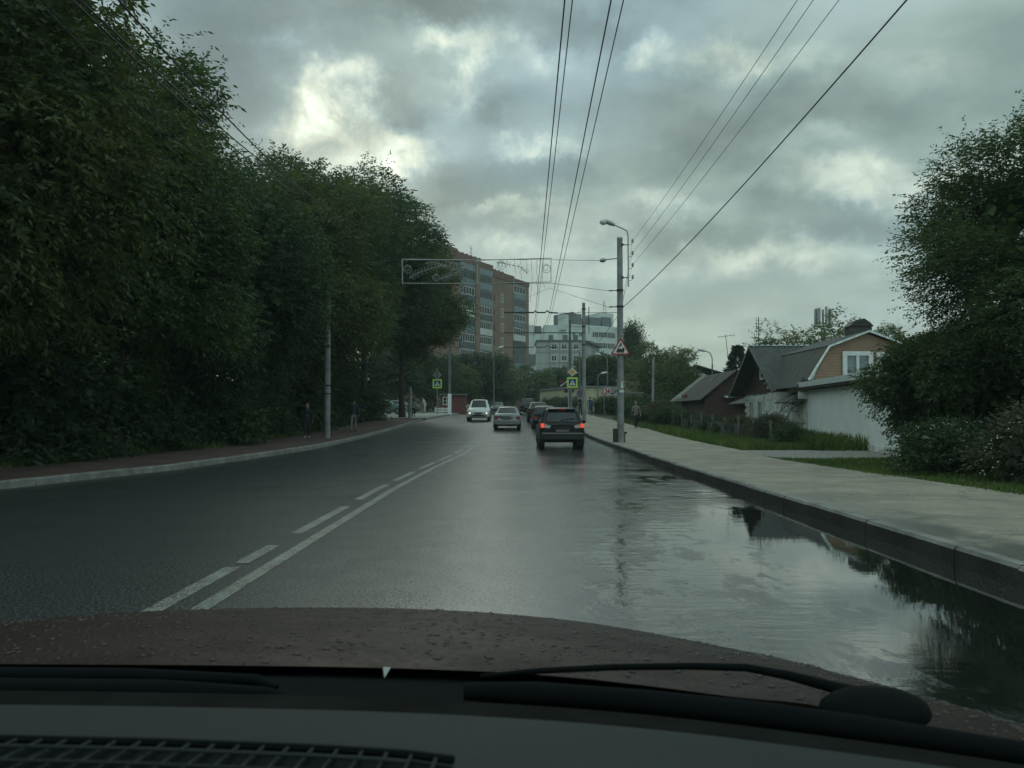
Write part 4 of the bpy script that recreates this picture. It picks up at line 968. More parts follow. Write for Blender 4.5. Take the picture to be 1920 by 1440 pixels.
mb = MB(); slab(mb, [(14.5, D0-.5, zc+1.75), (15.3, D0-.5, zc+1.85), (15.3, D0+.25, zc+1.95), (14.5, D0+.25, zc+1.85)], .05); slab(mb, [(16.0, D0-.9, zc+1.15), (17.2, D0-.9, zc+1.25), (17.2, D0+.1, zc+1.4), (16.0, D0+.1, zc+1.3)], .05); bw(mb, 'tin_hood', M['tin'], ct)
# lean-to between the houses
t = thing('lean_to', (15.8, 50.5, gz(50)), 'dark lean-to roof squeezed between the red cottage and the white house', 'shed')
mb = MB(); mb.bb(14.4, 17.6, 49.8, 53.6, gz(50)-.2, 2.1); bw(mb, 'wall', M['darkred_plank'], t)
mb = MB(); slab(mb, [(14.0, 49.6, 2.15), (16.0, 49.6, 2.9), (16.0, 53.8, 2.9), (14.0, 53.8, 2.15)], .06); slab(mb, [(18.0, 49.6, 2.15), (16.0, 49.6, 2.9), (16.0, 53.8, 2.9), (18.0, 53.8, 2.15)], .06); bw(mb, 'roof', M['slate'], t)
# brick house deep at the right under the trees
bh = thing('brick_house', (18.5, 34, gz(34)), 'brown brick house with grey corrugated roof behind the leafy bush, right of the orange gable', 'house')
mb = MB(); mb.bb(18.9, 27, 33, 39, 0, 3.2); bw(mb, 'wall', M['brick'], bh)
mb = MB(); slab(mb, [(18.3, 32.5, 3.0), (18.3, 36, 4.25), (27.5, 36, 4.25), (27.5, 32.5, 3.0)], .06); slab(mb, [(18.3, 39.5, 3.0), (18.3, 36, 4.25), (27.5, 36, 4.25), (27.5, 39.5, 3.0)], .06); rf = bw(mb, 'roof', M['slate_x'], bh)
mb = MB(); mb.bb(18.2, 27.6, 35.85, 36.15, 4.256, 4.33); bw(mb, 'ridge_cap', M['tin'], rf)
wall_window(bh, 'S', 20.2, 21.4, 1.3, 2.5, 33, [M['white_frame'], M['glass']], 2, 1, .09)
# grey house roof far behind the street lamp
t = thing('grey_house', (18.8, 96, gz(96)), 'small grey house roof behind the far street lamp over the cottage', 'house')
zt_ = P(1310, 684, 96).z
mb = MB(); mb.bb(18.6, 25, 96, 102, gz(96), zt_-1.2); bw(mb, 'wall', M['concrete'], t)
mb = MB(); slab(mb, [(18.2, 95.6, zt_-1.2), (21.4, 95.6, zt_), (21.4, 102.4, zt_), (18.2, 102.4, zt_-1.2)], .08); slab(mb, [(25.4, 95.6, zt_-1.2), (21.4, 95.6, zt_), (21.4, 102.4, zt_), (25.4, 102.4, zt_-1.2)], .08); bw(mb, 'roof', M['concrete_dark'], t)

# phone mast, aerials
def topz(px, py, d): return P(px, py, d).z
t = thing('phone_mast', ((1545-960)/F*110, 110, gz(110)), 'grey phone mast with a ring of upright antenna panels above the house roofs', 'mast')
zt_ = topz(1545, 578, 110)-gz(110)
mb = MB(); mb.cyl((0, 0, 0), (0, 0, zt_-2.6), .3, 8); mb.build('mast_pole', M['steel'], t)
mb = MB()
for i in range(12):
    a_ = i*math.pi/6; mb.cyl((0, 0, zt_-2.4), (math.cos(a_)*.95, math.sin(a_)*.95, zt_-2.4), .05, 4)
    mb.cyl((math.cos(a_)*.95, math.sin(a_)*.95, zt_-2.4), (math.cos(a_+.52)*.95, math.sin(a_+.52)*.95, zt_-2.4), .05, 4)
mb.build('ring', M['steel'], t)
for i in range(7):
    a_ = i*.9+.3; mb = MB(); mb.box((math.cos(a_)*1.02, math.sin(a_)*1.02, zt_-1.3+(.12*(i % 3))), (.16, .3, 2.3), 0, a_); mb.cyl((math.cos(a_)*.88, math.sin(a_)*.88, zt_-2.8), (math.cos(a_)*.88, math.sin(a_)*.88, zt_-.1), .04, 5); mb.build('antenna_panel', M['steel'], t)
def aerial(px, d, base_z, top_py, tilt, label, kind):
    x = (px-960)/F*d; zt = topz(px, top_py, d); t = thing('tv_aerial', (x, d, base_z), label, 'aerial'); h = zt-base_z
    mb = MB(); mb.cyl((0, 0, 0), (-tilt*h, 0, h), .022, 6); mb.build('pole', M['dark_steel'], t)
    mb = MB()
    if kind == 0:
        mb.cyl((-tilt*h-.5, 0, h-.15), (-tilt*h+.7, 0, h), .012, 4)
        for q in range(6): xx = -tilt*h-.5+q*.22; mb.cyl((xx, -.25, h-.13+q*.02), (xx, .25, h-.13+q*.02), .009, 4); mb.cyl((xx, 0, h-.3+q*.02), (xx, 0, h+.02+q*.02), .007, 4)
    else:
        for q in range(5): mb.cyl((-.16, 0, h-.2-q*.2), (.16, 0, h-.2-q*.2), .010, 4)
        mb.cyl((-.12, 0, h-.05), (-.12, 0, h-1.1), .010, 4)
    mb.build('elements', M['dark_steel'], t)
aerial(1371, 60, 3.6, 628, .10, 'tilted tv aerial on a thin pole above the red cottage', 0)
aerial(1424, 47, 3.0, 594, 0, 'upright tv aerial rising over the ridge of the dark red gable', 1)

# ------------------------------------------------------------------ poles, lamps, wires
def pole(name, px, d, top_py, r0, r1, label, m, cat='pole', group=None, z0=None, x=None, lean=0.):
    x = (px-960)/F*d if x is None else x; z0 = gz(d)+.14 if z0 is None else z0
    t = thing(name, (x, d, z0), label, cat, group); h = topz(px, top_py, d)-z0
    mb = MB(); mb.tube([(0, 0, -.2), (lean*h*.5, 0, h*.5), (lean*h, 0, h)], [r0, (r0+r1)/2, r1], 14); mb.build('shaft', m, t, 60)
    return t, h
# big lamp pole on the right pavement
D = 35.4
bp, bh_ = pole('lamp_pole', 1163.5, D, 447, .150, .118, 'big grey concrete lamp pole on the right pavement carrying the railway warning triangle', M['concrete'], 'lamp post')
bx, bz = bp.location.x, bp.location.z
mb = MB(); mb.cyl((0, 0, bh_-.03), (0, 0, bh_+.03), .125, 14); mb.build('cap', M['steel'], bp)
mb = MB(); X = .36; mb.tube([(X, 0, bh_-2.1), (X, 0, bh_+.10), (X-.05, 0, bh_+.32), (X-.22, 0, bh_+.42), (-.28, 0, bh_+.60)], .028, 8); mb.build('lamp_arm', M['steel'], bp, 60)
mb = MB(); mb.tube([(-.22, 0, bh_+.585), (-.40, 0, bh_+.66), (-.66, 0, bh_+.76)], [.065, .10, .085], 10); lh = mb.build('lamp_head', M['steel'], bp, 60)
mb = MB(); mb.ell((-.70, 0, bh_+.71), (.17, .13, .13)); mb.build('lamp_glass', M['lamp_glass'], lh, 60)
mb = MB()
for z_ in (bh_-.28, bh_-1.7): mb.cyl((0, 0, z_), (X, 0, z_), .022, 6); mb.box((.10, 0, z_), (.1, .3, .06))
mb.build('bracket', M['dark_steel'], bp)
for i in range(4):
    z_ = bh_-.16-i*.52; mb = MB(); mb.tube([(X, 0, z_-.1), (X+.14, 0, z_-.1), (X+.19, 0, z_-.02)], .014, 5); mb.cyl((X+.19, 0, z_-.03), (X+.19, 0, z_+.13), .045, 8); mb.cyl((X+.19, 0, z_+.02), (X+.19, 0, z_+.05), .06, 8); mb.build('insulator', M['porcelain'], bp, 60)
mb = MB(); z_ = bh_-.86; mb.cyl((-.05, 0, z_), (-.62, 0, z_-.06), .025, 6); mb.tube([(-.6, 0, z_-.06), (-.72, 0, z_-.09), (-.86, 0, z_-.10)], [.05, .10, .06], 8); mb.build('floodlight', M['steel'], bp, 60)
mb = MB()
for z_ in (bh_-2.25, bh_-2.95, bh_-5.0): mb.cyl((0, 0, z_-.04), (0, 0, z_+.04), .150, 14)
for z_ in (bh_-2.25, bh_-2.95): mb.cyl((-.14, 0, z_), (-.5, 0, z_-.02), .02, 5); mb.ell((-.38, 0, z_-.01), (.07, .035, .035), 0, 8, 5)
mb.build('clamp', M['dark_steel'], bp)
mb = MB(); mb.bb(-.32, -.155, -.12, .12, 0, .62); mb.bb(.155, .27, -.05, .05, .40, .48); mb.bb(.16, .19, -.05, .05, .02, .4); mb.build('cable_box', M['dark_steel'], bp)
mb = MB(); mb.bb(-.05, .13, -.158, -.150, 2.15, 2.26); mb.bb(.0, .09, -.159, -.152, 2.35, 2.62); mb.build('pasted_notice', M['whitewash_old'], bp)
# railway warning triangle
def tri(c, s, y, e): # equilateral, side s
    h = s*.866; return [(c[0]-s/2, y, c[1]-h/3), (c[0]+s/2, y, c[1]-h/3), (c[0], y, c[1]+2*h/3)]
zc_ = topz(1162, 655, D); s_ = .80
t = thing('railway_warning_sign', (bx-.01, D-.19, bz), 'white triangle sign with red border and black steam locomotive on the big lamp pole', 'road sign')
def plate(poly, y0, y1):
    mb = MB(); mb.prism(poly, 1, y0, y1); return mb
def tp(s, r=.05):
    h = s*.866; pts = []
    for (cx, cz) in ((-s/2, -h/3), (s/2, -h/3), (0, 2*h/3)):
        a0 = math.atan2(cz, cx); ix, iz = cx*(1-r*2/s*1.15), cz*(1-r*2/s*1.15)
        for k in (-1, -.5, 0, .5, 1): pts.append((ix+math.cos(a0+k)*r, iz+math.sin(a0+k)*r))
    return pts
zc0 = zc_-bz
sp = [(a, b+zc0) for a, b in tp(s_)]
mb = plate(sp, 0, .02); pb = mb.build('border', M['red_paint'], t)
mb = plate([(a*.77, b*.77+zc0) for a, b in tp(s_)], -.006, -.0005); mb.build('face', M['white_paint'], t)
mb = MB(); z_ = zc0-.13
mb.bb(-.165, .15, -.012, -.007, z_+.02, z_+.075); mb.bb(-.14, .08, -.012, -.007, z_+.076, z_+.135); mb.bb(.081, .165, -.012, -.007, z_+.076, z_+.19); mb.bb(-.12, -.08, -.012, -.007, z_+.136, z_+.19)
mb.prism([(-.20, z_-.015), (-.13, z_+.019), (-.166, z_+.06)], 1, -.012, -.007)
for xx in (-.12, -.05, .03, .11): mb.cyl((xx, -.0125, z_), (xx, -.0075, z_), .034, 12)
mb.tube([(-.10, -.012, z_+.22), (-.05, -.012, z_+.27), (.02, -.012, z_+.30), (.0, -.012, z_+.36), (.03, -.012, z_+.40)], [.018, .03, .042, .03, .012], 6)
mb.build('locomotive', M['black_paint'], t)

# left lamp/wire pole by the walkers
lp, lh_ = pole('concrete_pole', 614, 40.2, 540, .150, .12, 'pale concrete pole between the two walkers on the left pavement', M['concrete'])
mb = MB(); [mb.cyl((0, 0, z_), (0, 0, z_+.07), .15, 12) for z_ in (2.1, 2.5, 4.4)]; mb.build('clamp', M['dark_steel'], lp)
p2_, h2_ = pole('concrete_pole', 769, 69, 725, .17, .12, 'short-looking grey pole beside the parked green car', M['concrete'])
p3_, h3_ = pole('concrete_pole', 843, 86, 615, .16, .11, 'tall slim pole with a whitewashed foot, right of the blue crossing sign on the left', M['concrete_dark'])
mb = MB(); mb.cyl((0, 0, -.1), (0, 0, 2.1), .19, 12); mb.build('whitewashed_foot', M['whitewash'], p3_)
mb = MB(); 
for z_ in (h3_-.6, h3_-1.3, h3_-2.0): mb.cyl((-.8, 0, z_), (1.6, 0, z_), .03, 5); mb.cyl((1.1, 0, z_), (1.1, 0, z_+.18), .05, 5)
mb.build('crossarm', M['dark_steel'], p3_)
p4_, h4_ = pole('trolley_mast', 1095, 59, 568, .17, .11, 'tall concrete trolley-wire mast standing just behind the black car in front', M['concrete'], 'mast')
p5_, h5_ = pole('trolley_mast', 1069, 76, 600, .15, .11, 'dark trolley-wire mast behind the yellow diamond sign', M['concrete_dark'], 'mast')
p6_, h6_ = pole('trolley_mast', 1087, 84, 660, .12, .07, 'thin dark mast between the two taller trolley-wire masts', M['concrete_dark'], 'mast')
p7_, h7_ = pole('fence_post', 1223, 58, 670, .10, .085, 'slim pale concrete post in the bushes right of the big lamp pole', M['concrete'], 'post', lean=.02)
mb = MB(); mb.cyl((-.02, -.02, h7_-.1), (.10, -.02, h7_+.1), .07, 6); mb.build('post_cap', M['dark_steel'], p7_)
mb = MB(); 
for z_ in (h4_-.45, h4_-1.7, h4_-3.0): mb.cyl((0, 0, z_-.05), (0, 0, z_+.05), .15, 10)
mb.cyl((.13, -.1, h4_-1.0), (.38, -.1, h4_-1.0), .025, 5); mb.cyl((.36, -.1, h4_-2.2), (.36, -.1, h4_-.3), .03, 5)
mb.build('clamp', M['dark_steel'], p4_)
# street lamps further on
def street_lamp(px, d, top_py, dirx, arm, label, m='concrete_dark'):
    t, h = pole('street_lamp', px, d, top_py+6, .10, .06, label, M[m], 'lamp post')
    mb = MB(); mb.tube([(0, 0, h-.1), (0, 0, h+.5), (dirx*arm*.3, 0, h+.95), (dirx*arm, 0, h+1.15)], .045, 6); mb.build('lamp_arm', M['steel'], t, 60)
    mb = MB(); mb.tube([(dirx*arm, 0, h+1.13), (dirx*(arm+.35), 0, h+1.22), (dirx*(arm+.75), 0, h+1.28)], [.07, .14, .08], 8); mb.build('lamp_head', M['lamp_glass'], t, 60)
street_lamp(926, 112, 662, 1, .55, 'thin street lamp with a curved arm in front of the brick tower foot')
street_lamp(1336, 74, 676, -1, .55, 'street lamp with its head turned left above the red cottage')
street_lamp(1121, 100, 712, 1, .4, 'small far street lamp low beside the number sign')
street_lamp(1139, 104, 676, -1, .8, 'far street lamp against the dark trees left of the big lamp pole')

# signs at the crossings
M['sign_yellow'] = mat('fluorescent_sign_yellow', (.50, .72, .10), .5, var=.05)
M['sign_blue'] = mat('sign_blue', (.012, .045, .16), .5, var=.05)
M['sign_orange'] = mat('sign_orange', (.60, .32, .02), .5, var=.08)
M['sign_back'] = mat('sign_back_grey', (.22, .24, .24), .5, .3, var=.1)
M['sign_red'] = M['red_paint']
def crossing_sign(px, py, d, half_px, label, on=None):
    x = (px-960)/F*d; zc_ = topz(px, py, d); s = half_px*d/F; z0 = gz(d)
    t = thing('pedestrian_crossing_sign', (x, d-.15, z0), label, 'road sign'); zz = zc_-z0
    mb = MB(); mb.bb(-s, s, 0, .02, zz-s, zz+s); mb.build('border', M['sign_yellow'], t)
    a = s*.70; mb = MB(); mb.bb(-a, a, -.012, -.001, zz-a, zz+a); mb.build('face', M['sign_blue'], t)
    mb = MB(); k = a*.88; mb.prism([(-k, zz-k*.85), (k, zz-k*.85), (0, zz+k*.85)], 1, -.022, -.013); mb.build('triangle', M['white_paint'], t)
    mb = MB(); yy = -.028
    mb.ell((.02*s, yy, zz+.26*k), (.09*k, .005, .09*k), 0, 8, 5)
    mb.tube([(.0, yy, zz+.15*k), (-.03*k, yy, zz-.2*k)], [.11*k, .10*k], 5)
    for pts in ([(-.03*k, zz-.2*k), (.18*k, zz-.45*k), (.22*k, zz-.78*k)], [(-.03*k, zz-.2*k), (-.2*k, zz-.5*k), (-.36*k, zz-.76*k)], [(0, zz+.1*k), (.22*k, zz-.1*k)], [(0, zz+.1*k), (-.2*k, zz-.14*k)]):
        mb.tube([(p_[0], yy, p_[1]) for p_ in pts], .055*k, 4)
    for q in (-.55, .5): mb.prism([(q*k-.1*k, zz-.82*k), (q*k+.12*k, zz-.82*k), (q*k*.7+.05*k, zz-.6*k)], 1, -.029, -.0225)
    mb.build('walking_figure', M['black_paint'], t)
    return t, zz, s
ts, zz_, s_ = crossing_sign(820, 719.5, 82, 8.6, 'blue pedestrian crossing sign with bright yellow-green border on the left pavement, under a grey diamond')
mb = MB(); mb.cyl((0, .08, 0), (0, .08, zz_+1.5), .035, 8); mb.build('post', M['steel'], ts)
t = thing('priority_sign', (ts.location.x, 81.8, gz(82)), 'grey back of a diamond sign above the crossing sign on the left', 'road sign')
zz2 = topz(820.5, 703, 82)-gz(82); r_ = 8.4*82/F; mb = MB(); mb.prism([(-r_, zz2), (0, zz2-r_), (r_, zz2), (0, zz2+r_)], 1, .0, .02); mb.build('plate', M['sign_back'], t)
mb = MB(); mb.bb(-.05, .05, -.03, -.001, zz2-r_*.7, zz2+r_*.7); mb.build('fixing_bar', M['dark_steel'], t)
tr_, zr_, sr_ = crossing_sign(1073, 717.5, 71, 9.8, 'blue pedestrian crossing sign with bright yellow-green border, under the orange diamond')
mb = MB(); mb.cyl((-.06, .09, 0), (-.06, .09, zr_+1.4), .035, 8); mb.build('post', M['steel'], tr_)
t = thing('priority_sign', (tr_.location.x, 70.8, gz(71)), 'orange and white diamond priority sign above the right crossing sign', 'road sign')
zz2 = topz(1073.5, 697.5, 71)-gz(71); r_ = 8.2*71/F
mb = MB(); mb.prism([(-r_, zz2), (0, zz2-r_), (r_, zz2), (0, zz2+r_)], 1, 0, .02); mb.build('border', M['white_paint'], t)
r_ *= .66; mb = MB(); mb.prism([(-r_, zz2), (0, zz2-r_), (r_, zz2), (0, zz2+r_)], 1, -.012, -.001); mb.build('face', M['sign_orange'], t)
# level crossing light with two round lamps
d = 80; x = (1067-960)/F*d; t = thing('crossing_light', (x, d, gz(d)+.14), 'white level crossing mast with two round black lamps below the right crossing sign', 'signal light')
zl = topz(1067, 733, d)-gz(d)-.14
mb = MB(); mb.cyl((0, 0, 0), (0, 0, zl+.9), .085, 10); mb.build('mast', M['whitewash'], t)
for s_ in (-1, 1):
    mb = MB(); mb.cyl((s_*.29, -.1, zl), (s_*.29, -.16, zl), .20, 16); l_ = mb.build('lamp_disc', M['black_paint'], t)
    mb = MB(); mb.cyl((s_*.29, -.161, zl), (s_*.29, -.20, zl), .09, 12); mb.build('lens', M['glass'], l_)
mb = MB(); mb.cyl((-.29, 0, zl), (.29, 0, zl), .03, 5); mb.ell((0, -.06, zl+.28), (.12, .08, .12)); mb.build('crossbar', M['dark_steel'], t)
for s_ in (-1, 1):
    mb = MB(); mb.box((-.55+.12, .1, zl+.75), (1.0, .02, .10), 0, 0, 0, s_*.6); mb.build('crossbuck_board', M['red_paint'] if s_ > 0 else M['white_paint'], t)
# faded no-stopping disc (violet-grey)
d = 75; x = (1088-960)/F*d; t = thing('round_sign', (x, d, gz(d)+.14), 'faded violet round sign low on a thin post between the masts', 'road sign')
zl = topz(1088, 738, d)-gz(d)-.14
mb = MB(); mb.cyl((0, 0, 0), (0, 0, zl+.3), .03, 6); mb.build('post', M['steel'], t)
mb = MB(); mb.cyl((0, -.03, zl), (0, -.05, zl), .34, 18); mb.build('disc', mat('faded_violet', (.13, .09, .20), .6, var=.2), t)
mb = MB(); mb.box((0, -.06, zl), (.62, .01, .07), 0, 0, 0, .75); mb.build('stripe', M['red_wall'], t)

# wires
def wire(name, pts, r, label, cat='wire', group=None, sag=0., m='cable', n=14):
    pts = [Vector(p) for p in pts]; out = []
    for a, b in zip(pts, pts[1:]):
        for i in range(n):
            t_ = i/n; p = a.lerp(b, t_); p.z -= sag*4*t_*(1-t_); out.append(p)
    out.append(pts[-1]); mb = MB(); o0 = out[0]; mb.tube([p-o0 for p in out], r, 5)
    o = mb.build(name, M[m]); o.location = o0; return tag(o, label, cat, group)
# trolley contact wires (two pairs)
for (x0, px1, lb) in ((.54, 1004, 'far left trolley wire running over our lane into the distance'), (.62, 1007, 'second trolley wire from the left, close beside the first'), (1.02, 1030, 'third trolley wire from the left over our lane'), (1.15, 1034, 'rightmost trolley wire over our lane')):
    a = Vector((x0, 8.0, 5.75)); b = P(px1, 588, 37); c = P(px1-6 if px1 < 1020 else px1-22, 650, 62); e = P(985 if px1 < 1020 else 995, 690, 100)
    back = a+(a-b)*.5
    wire('trolley_wire', [back, a, b, c, e], .009 if x0 in (.54, 1.02) else .007, lb, 'wire', 'trolley wires over the road')
for k, (zpy, y_, pxl, pxr, lb) in enumerate(((586, 37, 985, 1166, 'dark span bar nearest, holding the trolley wires at the lamp pole'), (624, 57, 985, 1097, 'straight dark span bar, middle of three across the road'), (651, 60, 985, 1097, 'lowest dark span bar with two humps, just above the panel block windows'))):
    mb = MB(); a = P(pxl-40, zpy, y_); b = P(pxr, zpy, y_); pts = [a, P(pxl, zpy, y_), P(1001, zpy, y_), P(1003.5, zpy-3.5, y_), P(1007, zpy, y_), P(1022, zpy, y_), P(1026, zpy-3.5, y_), P(1030, zpy, y_), P(1046, zpy+1, y_)]
    if k == 1: pts = [a, b]
    mb.tube([p-a for p in pts], .035, 6)
    if k != 1: mb.tube([pts[-1]-a, b-a], .012, 4)
    o = mb.build('span_bar', M['dark_steel']); o.location = a; tag(o, lb, 'span wire', 'span bars across the road')
# cables between poles across the street and along it
L_ = lp.location; top_l = Vector((L_.x, L_.y, L_.z+lh_))
wire('span_wire', [Vector((bx-.5, D, bz+bh_-2.27)), P(1035, 531, 39.5), P(753, 533, 40), P(614, 560, 40.2)], .010, 'lower thin cable holding the garland frame over the road', 'wire')
wire('span_wire', [Vector((bx-.86, D, bz+bh_-.96)), P(1035, 487, 39.5), P(753, 486, 40), P(614, 505, 40.2)], .010, 'upper thin cable holding the garland frame over the road', 'wire')
wire('span_wire', [Vector((bx-.5, D, bz+bh_-2.97)), P(1030, 540, 50), P(985, 560, 60)], .008, 'thin cable slanting down left from the big lamp pole', 'wire')
for (px, zi, lb) in ((1495, 0, 'leftmost of the three thin wires rising to the upper right'), (1525, 1, 'middle of the three thin wires rising to the upper right'), (1573, 2, 'rightmost of the three thin wires rising to the upper right')):
    a = Vector((bx+.55, D, bz+bh_-.1-zi*.52)); b = P(px, 0, 12.5); wire('power_line', [b+(b-a)*.3, b, a], .006, lb, 'wire', 'thin power lines on the right', sag=.10)
    c = P(1155-6*zi, 640, 95); wire('power_line', [a, c], .006, lb.replace('rising to the upper right', 'where they run on beyond the big lamp pole'), 'wire', 'thin power lines beyond the pole', sag=.2)
a = Vector((bx+.1, D, topz(1180, 577, D))); b = P(1700, 0, 11.5); wire('power_line', [b+(b-a)*.3, b, a], .014, 'thick single cable rising from the big lamp pole to the upper right', 'wire', sag=.22)
for i, (px, py) in enumerate(((70, 0), (135, 0), (150, 0), (222, 0))):
    b = P(px, py, 9.5); a = P((430, 560, 575, 600)[i], (330, 365, 360, 380)[i], 30); wire('power_line', [b+(b-a)*.4, b, a], .014 if i != 0 else .008, ['faint thin wire nearest the left edge over the maples', 'left one of the close pair of wires over the maples', 'right one of the close pair of wires over the maples', 'rightmost wire crossing the maple tops on the left'][i], 'wire', 'wires over the left maples', sag=.2)
wire('span_wire', [P(1040, 612, 58), P(1050, 598, 58.5), P(1095, 582, 59)], .012, 'short cable stay running up left from the nearer trolley mast', 'wire')
wire('span_wire', [P(1097, 603, 59), P(1124, 640, 45), P(1160, 590, 36)], .010, 'slack cable hanging between the nearer mast and the big lamp pole', 'wire')
wire('span_wire', [P(1069, 668, 76), P(1095, 652, 60)], .012, 'short link cable between the two trolley masts', 'wire')

# garland frame hung across the road
M['frame'] = mat('garland_frame_paint', (.30, .31, .28), .5, .2, var=.15)
D2 = 39.6; L0 = P(753.5, 486.5, D2); R0 = P(896, 488, D2); fr = thing('garland_frame', (R0.x, D2, R0.z), 'rectangular wire frame with fir-branch and spiral ornaments hung over the road', 'street decoration')
u = D2/F
def fp(px, py): return ((px-896)*u, 0, -(py-488)*u)
mb = MB(); 
for a, b, r_ in (((753, 486.5), (896, 488), .035), ((753, 486.5), (754, 531.5), .03), ((754, 531.5), (896, 532.5), .022), ((896, 532.5), (1034, 529), .018), ((896, 488), (1036, 484), .022), ((1034, 486), (1034, 529), .018), ((895, 488), (895, 532), .045)):
    mb.cyl(fp(*a), fp(*b), r_, 6)
mb.bb(-.12, .12, -.06, .06, -.10, .04)
mb.build('frame', M['frame'], fr)
def branch(pts, n, L):
    mb = MB(); pts = [Vector(fp(*p)) for p in pts]
    mb.tube(pts, .016, 5)
    for i in range(n):
        t_ = (i+.5)/n*(len(pts)-1); k = int(t_); p = pts[k].lerp(pts[k+1], t_-k); dr = (pts[k+1]-pts[k]).normalized()
        for s_ in (-1, 1):
            q = Vector((dr.x*math.cos(s_*.9)-dr.z*math.sin(s_*.9), 0, dr.x*math.sin(s_*.9)+dr.z*math.cos(s_*.9)))
            mb.cyl(p, p+q*L*(1-.35*i/n), .010, 4)
    return mb
branch([(766, 522), (785, 511), (810, 502), (837, 497)], 12, .26).build('fir_branch', M['frame'], fr)
branch([(797, 494), (815, 492), (838, 501)], 9, .18).build('fir_branch', M['frame'], fr)
branch([(824, 524), (845, 517), (862, 508), (886, 496)], 12, .26).build('fir_branch', M['frame'], fr)
branch([(930, 492), (950, 495), (975, 500), (990, 512)], 9, .20).build('fir_branch', M['frame'], fr)
def spiral(px, py, r):
    mb = MB(); c = Vector(fp(px, py)); mb.tube([c+Vector((math.cos(a_)*r, 0, math.sin(a_)*r)) for a_ in np.linspace(0, 6.283, 17)], .013, 5)
    mb.tube([c+Vector((math.cos(a_)*r*(1-a_/9), 0, math.sin(a_)*r*(1-a_/9))) for a_ in np.linspace(0, 8, 20)], .011, 5)
    mb.cyl(c+Vector((0, 0, r)), c+Vector((0, 0, r+.08)), .011, 4)
    return mb
for (a, b, r_) in ((763, 505, .19), (849, 499, .19), (817, 521, .16), (940, 498, .20), (1025, 504, .20)): spiral(a, b, r_).build('spiral_ornament', M['frame'], fr)
mb = MB(); rr = random.Random(2)
for px in (770, 794, 826, 952, 965, 977, 988, 997, 1007, 1019):
    y0_ = 487; y1_ = rr.uniform(505, 575) if px > 990 else rr.uniform(498, 531)
    pts = [fp(px+rr.uniform(-3, 3)*i/4, y0_+(y1_-y0_)*i/6) for i in range(7)]
    mb.tube(pts, .006, 4)
mb.build('hanging_wire', M['cable'], fr)

